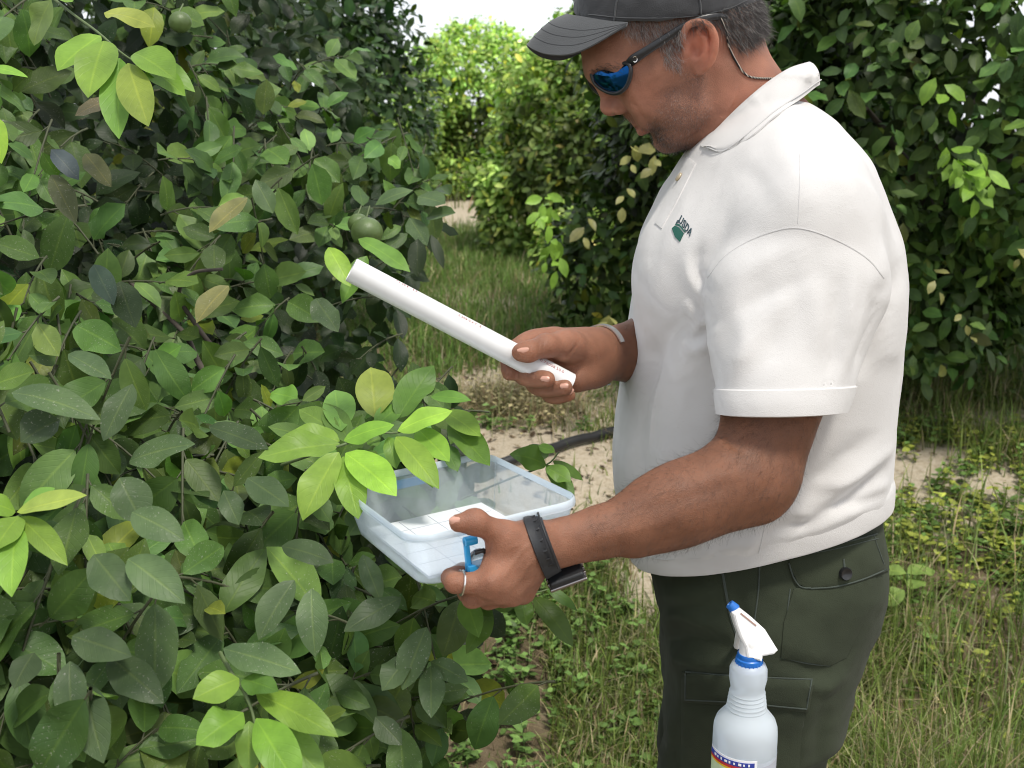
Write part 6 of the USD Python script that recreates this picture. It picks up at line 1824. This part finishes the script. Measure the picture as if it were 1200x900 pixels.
M_ground = mat('sandy_soil', {
    'a': ('attribute', {'attribute': 'sand'}), 'tc': ('geometry', {}),
    'n1': ('noise_texture', {'scale': 5.0, 'detail': 8.0, 'roughness': 0.65}), 'n2': ('noise_texture', {'scale': 60.0, 'detail': 6.0, 'roughness': 0.7}),
    'soil': ('rgb_ramp', {'ramp': [(0.3, (0.075, 0.055, 0.034)), (0.5, (0.145, 0.11, 0.068)), (0.7, (0.23, 0.185, 0.12))]}),
    'sandc': ('rgb_ramp', {'ramp': [(0.28, (0.22, 0.17, 0.11)), (0.42, (0.41, 0.345, 0.25)), (0.7, (0.53, 0.46, 0.36))]}),
    'ad': ('math', {'math_type': 'multiply_add', 'value2': 0.9}), 'th': ('rgb_ramp', {'ramp': [(0.62, (0, 0, 0)), (0.86, (1, 1, 1))]}),
    'm': ('mix_color', {'blend_type': 'mix'}), 'h': ('math', {'math_type': 'add'}),
    'b': ('bump', {'strength': 0.8, 'distance': 0.012}), 'p': ('principled_bsdf', {'roughness': 0.95, 'specular_ior_level': 0.15}),
}, [('tc.position', 'n1.vector'), ('tc.position', 'n2.vector'), ('n1.fac', 'soil.fac'), ('n2.fac', 'sandc.fac'), ('n2.fac', 'ad.value1'), ('a.fac', 'ad.value3'), ('ad.value', 'th.fac'), ('th.color', 'm.fac'), ('soil.color', 'm.a'), ('sandc.color', 'm.b'), ('m.result', 'p.base_color'), ('n1.fac', 'h.value1'), ('n2.fac', 'h.value2'), ('h.value', 'b.height'), ('b.normal', 'p.normal')])
tag(obj('ground', (np.stack([GX, GY, GZ], -1).reshape(-1, 3), gq), M_ground, smooth=True, extra={'sand': sand_at(GX, GY).ravel()}), 'sandy soil of the grove with patches of bare sand', kind='structure')

M_grass = mat('grass_blades', {'t': ('attribute', {'attribute': 'tint'}), 'p': ('principled_bsdf', {'roughness': .55, 'specular_ior_level': .3}), 'tl': ('translucent_bsdf', {}), 'm': ('mix_closure', {'fac': .3})}, [('t.color', 'p.base_color'), ('t.color', 'tl.color'), ('p.BSDF', 'm.closure1'), ('tl.BSDF', 'm.closure2')], surface='m.closure')
rgr = np.random.default_rng(77)
def blades(xy, h, w, tint, lean=.5, seg=4):
    """Bent blades, one per row: (V, F, tints)."""
    n = len(xy)
    z = ground_z(xy[:, 0], xy[:, 1])
    az = rgr.uniform(0, 6.28, n)
    d = np.stack([np.cos(az), np.sin(az), np.zeros(n)], -1)
    sd = np.stack([-np.sin(az + .3), np.cos(az + .3), np.zeros(n)], -1)
    t = np.linspace(0, 1, seg)
    bend = np.abs(rgr.normal(size=n)) * lean
    base = np.column_stack([xy, z - .005])
    c = base[:, None] + d[:, None] * (bend[:, None] * t[None] ** 1.8 * h[:, None])[..., None] + np.array([0, 0, 1.0]) * ((t[None] - .35 * bend[:, None] * t[None] ** 2.2).clip(0) * h[:, None])[..., None]
    ww = (1 - t ** 1.6) * .5 + .02
    L_ = c + sd[:, None] * (w[:, None] * ww[None])[..., None]
    R_ = c - sd[:, None] * (w[:, None] * ww[None])[..., None]
    V = np.stack([L_, R_], 2).reshape(n, -1, 3)
    k = np.arange(seg - 1)
    q = np.vstack([np.stack([2 * k, 2 * k + 1, 2 * k + 3], -1), np.stack([2 * k, 2 * k + 3, 2 * k + 2], -1)])
    F = (q[None] + (np.arange(n) * seg * 2)[:, None, None]).reshape(-1, 3)
    return V.reshape(-1, 3), F, np.repeat(tint, seg * 2, 0)
def scatter(n, x0, x1, y0, y1, dens):
    x = rgr.uniform(x0, x1, n); y = rgr.uniform(y0, y1, n)
    ok = rgr.random(n) < dens(x, y)
    return np.stack([x[ok], y[ok]], -1)
def nz(x, y, s, seed):
    return meshkit.fbm(np.stack([x * s, y * s, np.zeros_like(x)], -1), 3, seed=seed)
def gtint(n, base, dry, pdry, var=.28):
    c = np.where(rgr.random(n)[:, None] < pdry, np.array(dry), np.array(base)) * np.exp(rgr.normal(size=(n, 1)) * var)
    return c * np.exp(rgr.normal(size=(n, 3)) * .07)
G, DRY = (0.13, 0.22, 0.045), (0.36, 0.31, 0.17)
grass = []
# mid distance: the grassy path
xy = scatter(140000, -3.5, 3.6, 4.5, 10.2, lambda x, y: np.clip((nz(x, y, .8, 71) - .20) * 4.0, 0.2, 1) * (1 - sand_at(x, y) * .97))
h_ = rgr.uniform(.05, .20, len(xy)) * (.55 + .9 * nz(xy[:, 0], xy[:, 1], .7, 72)) * np.interp(xy[:, 1], [4.5, 5.4, 10], [.4, .66, .85])
grass.append(blades(xy, h_, rgr.uniform(.004, .009, len(xy)), gtint(len(xy), G, DRY, .16), .7))
xy = scatter(22000, -9, 8, 10.2, 26, lambda x, y: np.clip((nz(x, y, .5, 73) - .28) * 3.0, .1, 1) * (1 - sand_at(x, y) * .9))
grass.append(blades(xy, rgr.uniform(.12, .42, len(xy)), rgr.uniform(.010, .022, len(xy)), gtint(len(xy), (0.16, .20, .055), (.36, .31, .15), .40), .5, 3))
# near: long grass at the right, short grass everywhere it is not bare
xy = scatter(120000, 0.1, 2.6, 2.2, 4.7, lambda x, y: np.clip((nz(x, y, 1.5, 74) - .28) * 3.2, .12, 1) * (1 - sand_at(x, y) * .96) * np.clip(1.25 - (y - 2.2) / 2.6, .18, 1))
h_ = rgr.uniform(.06, .30, len(xy)) * np.interp(xy[:, 0], [.3, 1.0, 3], [.45, 1.0, 1.2]) * np.interp(xy[:, 1], [2.2, 3.4, 4.6], [1.1, .75, .45])
grass.append(blades(xy, h_, rgr.uniform(.003, .0075, len(xy)), gtint(len(xy), (.15, .205, .045), DRY, .25), .7, 5))
xy = scatter(42000, -1.6, .9, 2.2, 4.7, lambda x, y: np.clip((nz(x, y, 2.6, 75) - .46) * 7, .0, 1) * np.clip(1.3 - (y - 2.4) / 3.2, .3, 1) * (1 - sand_at(x, y) * .97))
xy = np.vstack([xy, scatter(2600, -.8, .35, 2.2, 3.2, lambda x, y: np.full_like(x, .6))])
grass.append(blades(xy, rgr.uniform(.02, .085, len(xy)), rgr.uniform(.003, .006, len(xy)), gtint(len(xy), (.11, .175, .042), DRY, .35), .8, 4))
V_, F_, T_, o_ = [], [], [], 0
for a, b, c in grass:
    V_.append(a); F_.append(b + o_); T_.append(c); o_ += len(a)
obj('grass', (np.vstack(V_), np.vstack(F_)), M_grass, smooth=False, tint=np.vstack(T_), label='uneven green and dry grass of the path and clearing', category='grass', kind='stuff')

# low weeds with small oval leaves
WL = Leaves(); stems = []
def weed(p, hgt, n, L, tint):
    d = unit(np.array([rgr.normal() * .35, rgr.normal() * .35, 1.0]))
    ph = rgr.uniform(0, 6.28)
    for k in range(n):
        f = (k + .8) / n
        q = p + d * hgt * f
        a = ph + k * 2.4
        tp = np.array([math.cos(a), math.sin(a), rgr.uniform(-.15, .5)])
        WL.add(q, tp, np.array([0, 0, 1.0]) + rgr.normal(size=3) * .3, L * rgr.uniform(.6, 1.15), L * rgr.uniform(.42, .62), .15, .12, np.clip(np.array(tint) * np.exp(rgr.normal() * .25), 0, .6))
    stems.append(([p, p + d * hgt], [.0012, .0008]))
def wd(x, y):
    return np.clip((nz(x, y, 1.6, 81) - .36) * 4.5, .06, 1) * (1 - sand_at(x, y) * .97)
bare_c = PG(640, 770)[:2]
near_bare = lambda x, y: np.clip(np.hypot((x - bare_c[0]) / .17, (y - bare_c[1]) / .16) - .35, .10, 1)
for x, y in scatter(14000, -1.5, 2.4, 2.25, 4.2, lambda x, y: wd(x, y) * near_bare(x, y)):
    yl = x > .75
    weed(np.array([x, y, ground_z(np.array([x]), np.array([y]))[0]]), rgr.uniform(.02, .10), int(rgr.integers(5, 10)), rgr.uniform(.020, .044), (.17, .22, .04) if yl and rgr.random() < .6 else (.085, .165, .040))
for x, y in scatter(1100, -.75, .35, 2.2, 3.1, lambda x, y: .15 + .55 * (nz(x, y, 3.0, 83) > .45)):
    weed(np.array([x, y, float(ground_z(x, y))]), rgr.uniform(.02, .08), int(rgr.integers(5, 10)), rgr.uniform(.020, .040), (.085, .165, .040))
for x, y in scatter(500, .9, 2.4, 4.0, 4.9, lambda x, y: wd(x, y)):
    weed(np.array([x, y, ground_z(np.array([x]), np.array([y]))[0]]), rgr.uniform(.04, .14), 6, .035, (.055, .105, .03))
A = WL.arr()
V2, UV2, F2 = build_leaves(A, 4, 2, 9)
n, m, _ = V2.shape
obj('ground_cover', (V2.reshape(-1, 3), (F2[None] + (np.arange(n) * m)[:, None, None]).reshape(-1, 3)), M_farleaf, smooth=True, uv=np.tile(UV2, (n, 1)), tint=np.repeat(A[:, 13:16], m, 0), label='low broad leaved weeds covering the ground', category='weeds', kind='stuff')
obj('weed_stems', join([tube(p, r, 4, caps=False) for p, r in stems]), M_twig, label='thin stems of the low weeds', category='weeds', kind='stuff')

# leaf litter and twigs
xy = scatter(16000, -1.6, 2.8, 2.3, 6.0, lambda x, y: np.clip((nz(x, y, 1.3, 91) - .30) * 3, .08, 1) * np.clip(1.4 - near_bare(x, y), .35, 1) * .6)
LT = Leaves()
for x, y in xy:
    a = rgr.uniform(0, 6.28)
    c = np.array(((.20, .145, .085), (.10, .066, .040), (.32, .26, .17), (.06, .042, .03))[int(rgr.integers(0, 4))]) * np.exp(rgr.normal() * .2)
    LT.add((x, y, ground_z(np.array([x]), np.array([y]))[0] + .004), (math.cos(a), math.sin(a), rgr.uniform(-.1, .35)), (rgr.normal() * .4, rgr.normal() * .4, 1), rgr.uniform(.015, .055), rgr.uniform(.006, .024), .4, rgr.uniform(-.3, .4), c)
A = LT.arr()
V2, UV2, F2 = build_leaves(A, 3, 2, 10)
n, m, _ = V2.shape
obj('leaf_litter', (V2.reshape(-1, 3), (F2[None] + (np.arange(n) * m)[:, None, None]).reshape(-1, 3)), M_grass, smooth=True, tint=np.repeat(A[:, 13:16], m, 0), label='dead leaves and bits of twig scattered on the soil', category='leaf litter', kind='stuff')

# a clump of dry weeds under the hand, a broad leaved weed at the right, the black hose
cl = PG(606, 482)
tw = thing('dry_weed_clump', 'clump of dry brown weeds on the sand below the hand with the tube', 'weed clump', cl)
n = 1500
xy = cl[:2] + rgr.normal(size=(n, 2)) * [.13, .11]
b = blades(xy, rgr.uniform(.05, .22, n), rgr.uniform(.003, .006, n), gtint(n, (.22, .22, .10), (.34, .27, .16), .55), 1.3, 5)
obj('stems', (b[0], b[1]), M_grass, tw, tint=b[2], kind='stuff')
WL = Leaves(); stems = []
for k in range(170):
    q = cl[:2] + rgr.normal(size=2) * [.12, .10]
    weed(np.array([q[0], q[1], float(ground_z(*q))]), rgr.uniform(.06, .18), 7, .026, (.20, .20, .10))
A = WL.arr(); V2, UV2, F2 = build_leaves(A, 3, 2, 12); nn, m, _ = V2.shape
obj('leaves', (V2.reshape(-1, 3), (F2[None] + (np.arange(nn) * m)[:, None, None]).reshape(-1, 3)), M_farleaf, tw, smooth=True, uv=np.tile(UV2, (nn, 1)), tint=np.repeat(A[:, 13:16], m, 0), kind='stuff')
bw = PG(1065, 700)
bt = thing('broad_leaf_weed', 'weed with three broad pale leaves among the grass at right', 'weed', bw)
for b_, t_, w_ in (((1062, 672), (1022, 662), 18), ((1064, 672), (1098, 664), 18), ((1060, 692), (1030, 706), 20), ((1066, 690), (1085, 676), 14)):
    zz = .12
    p0, p1 = PG(*b_, .14), PG(*t_, .12)
    LL = Leaves(); LL.add(p0, p1 - p0, (0, -.3, 1), np.linalg.norm(p1 - p0), w_ * 2.9 / FPX * 1.5, .12, .12, (.12, .20, .045))
    V2, UV2, F2 = build_leaves(LL.arr(), 7, 4, 5)
    obj('leaf', (V2[0], F2), M_young, bt, smooth=True, uv=UV2, tint=np.array([.12, .20, .045]))
obj('stem', tube([bw + [0, 0, -.02], PG(1064, 690, .08), PG(1063, 672, .14)], .0025, 6), M_twig, bt, smooth=60)
hose = catmull([PG(u, v, .02) for u, v in ((440, 610), (520, 570), (600, 541), (660, 523), (720, 507), (800, 488), (900, 470), (985, 458))], 10)
hose[:, 2] = ground_z(hose[:, 0], hose[:, 1]) + .026
obj('hose', tube(hose, .0175, 14), plain('black_hose', (.012, .012, .013), .5, vary=.3, vscale=20), smooth=60, label='black irrigation hose lying across the sand behind the box', category='hose')
for prim in stage.Traverse():
    prim.ClearCustomDataByKey('_at')
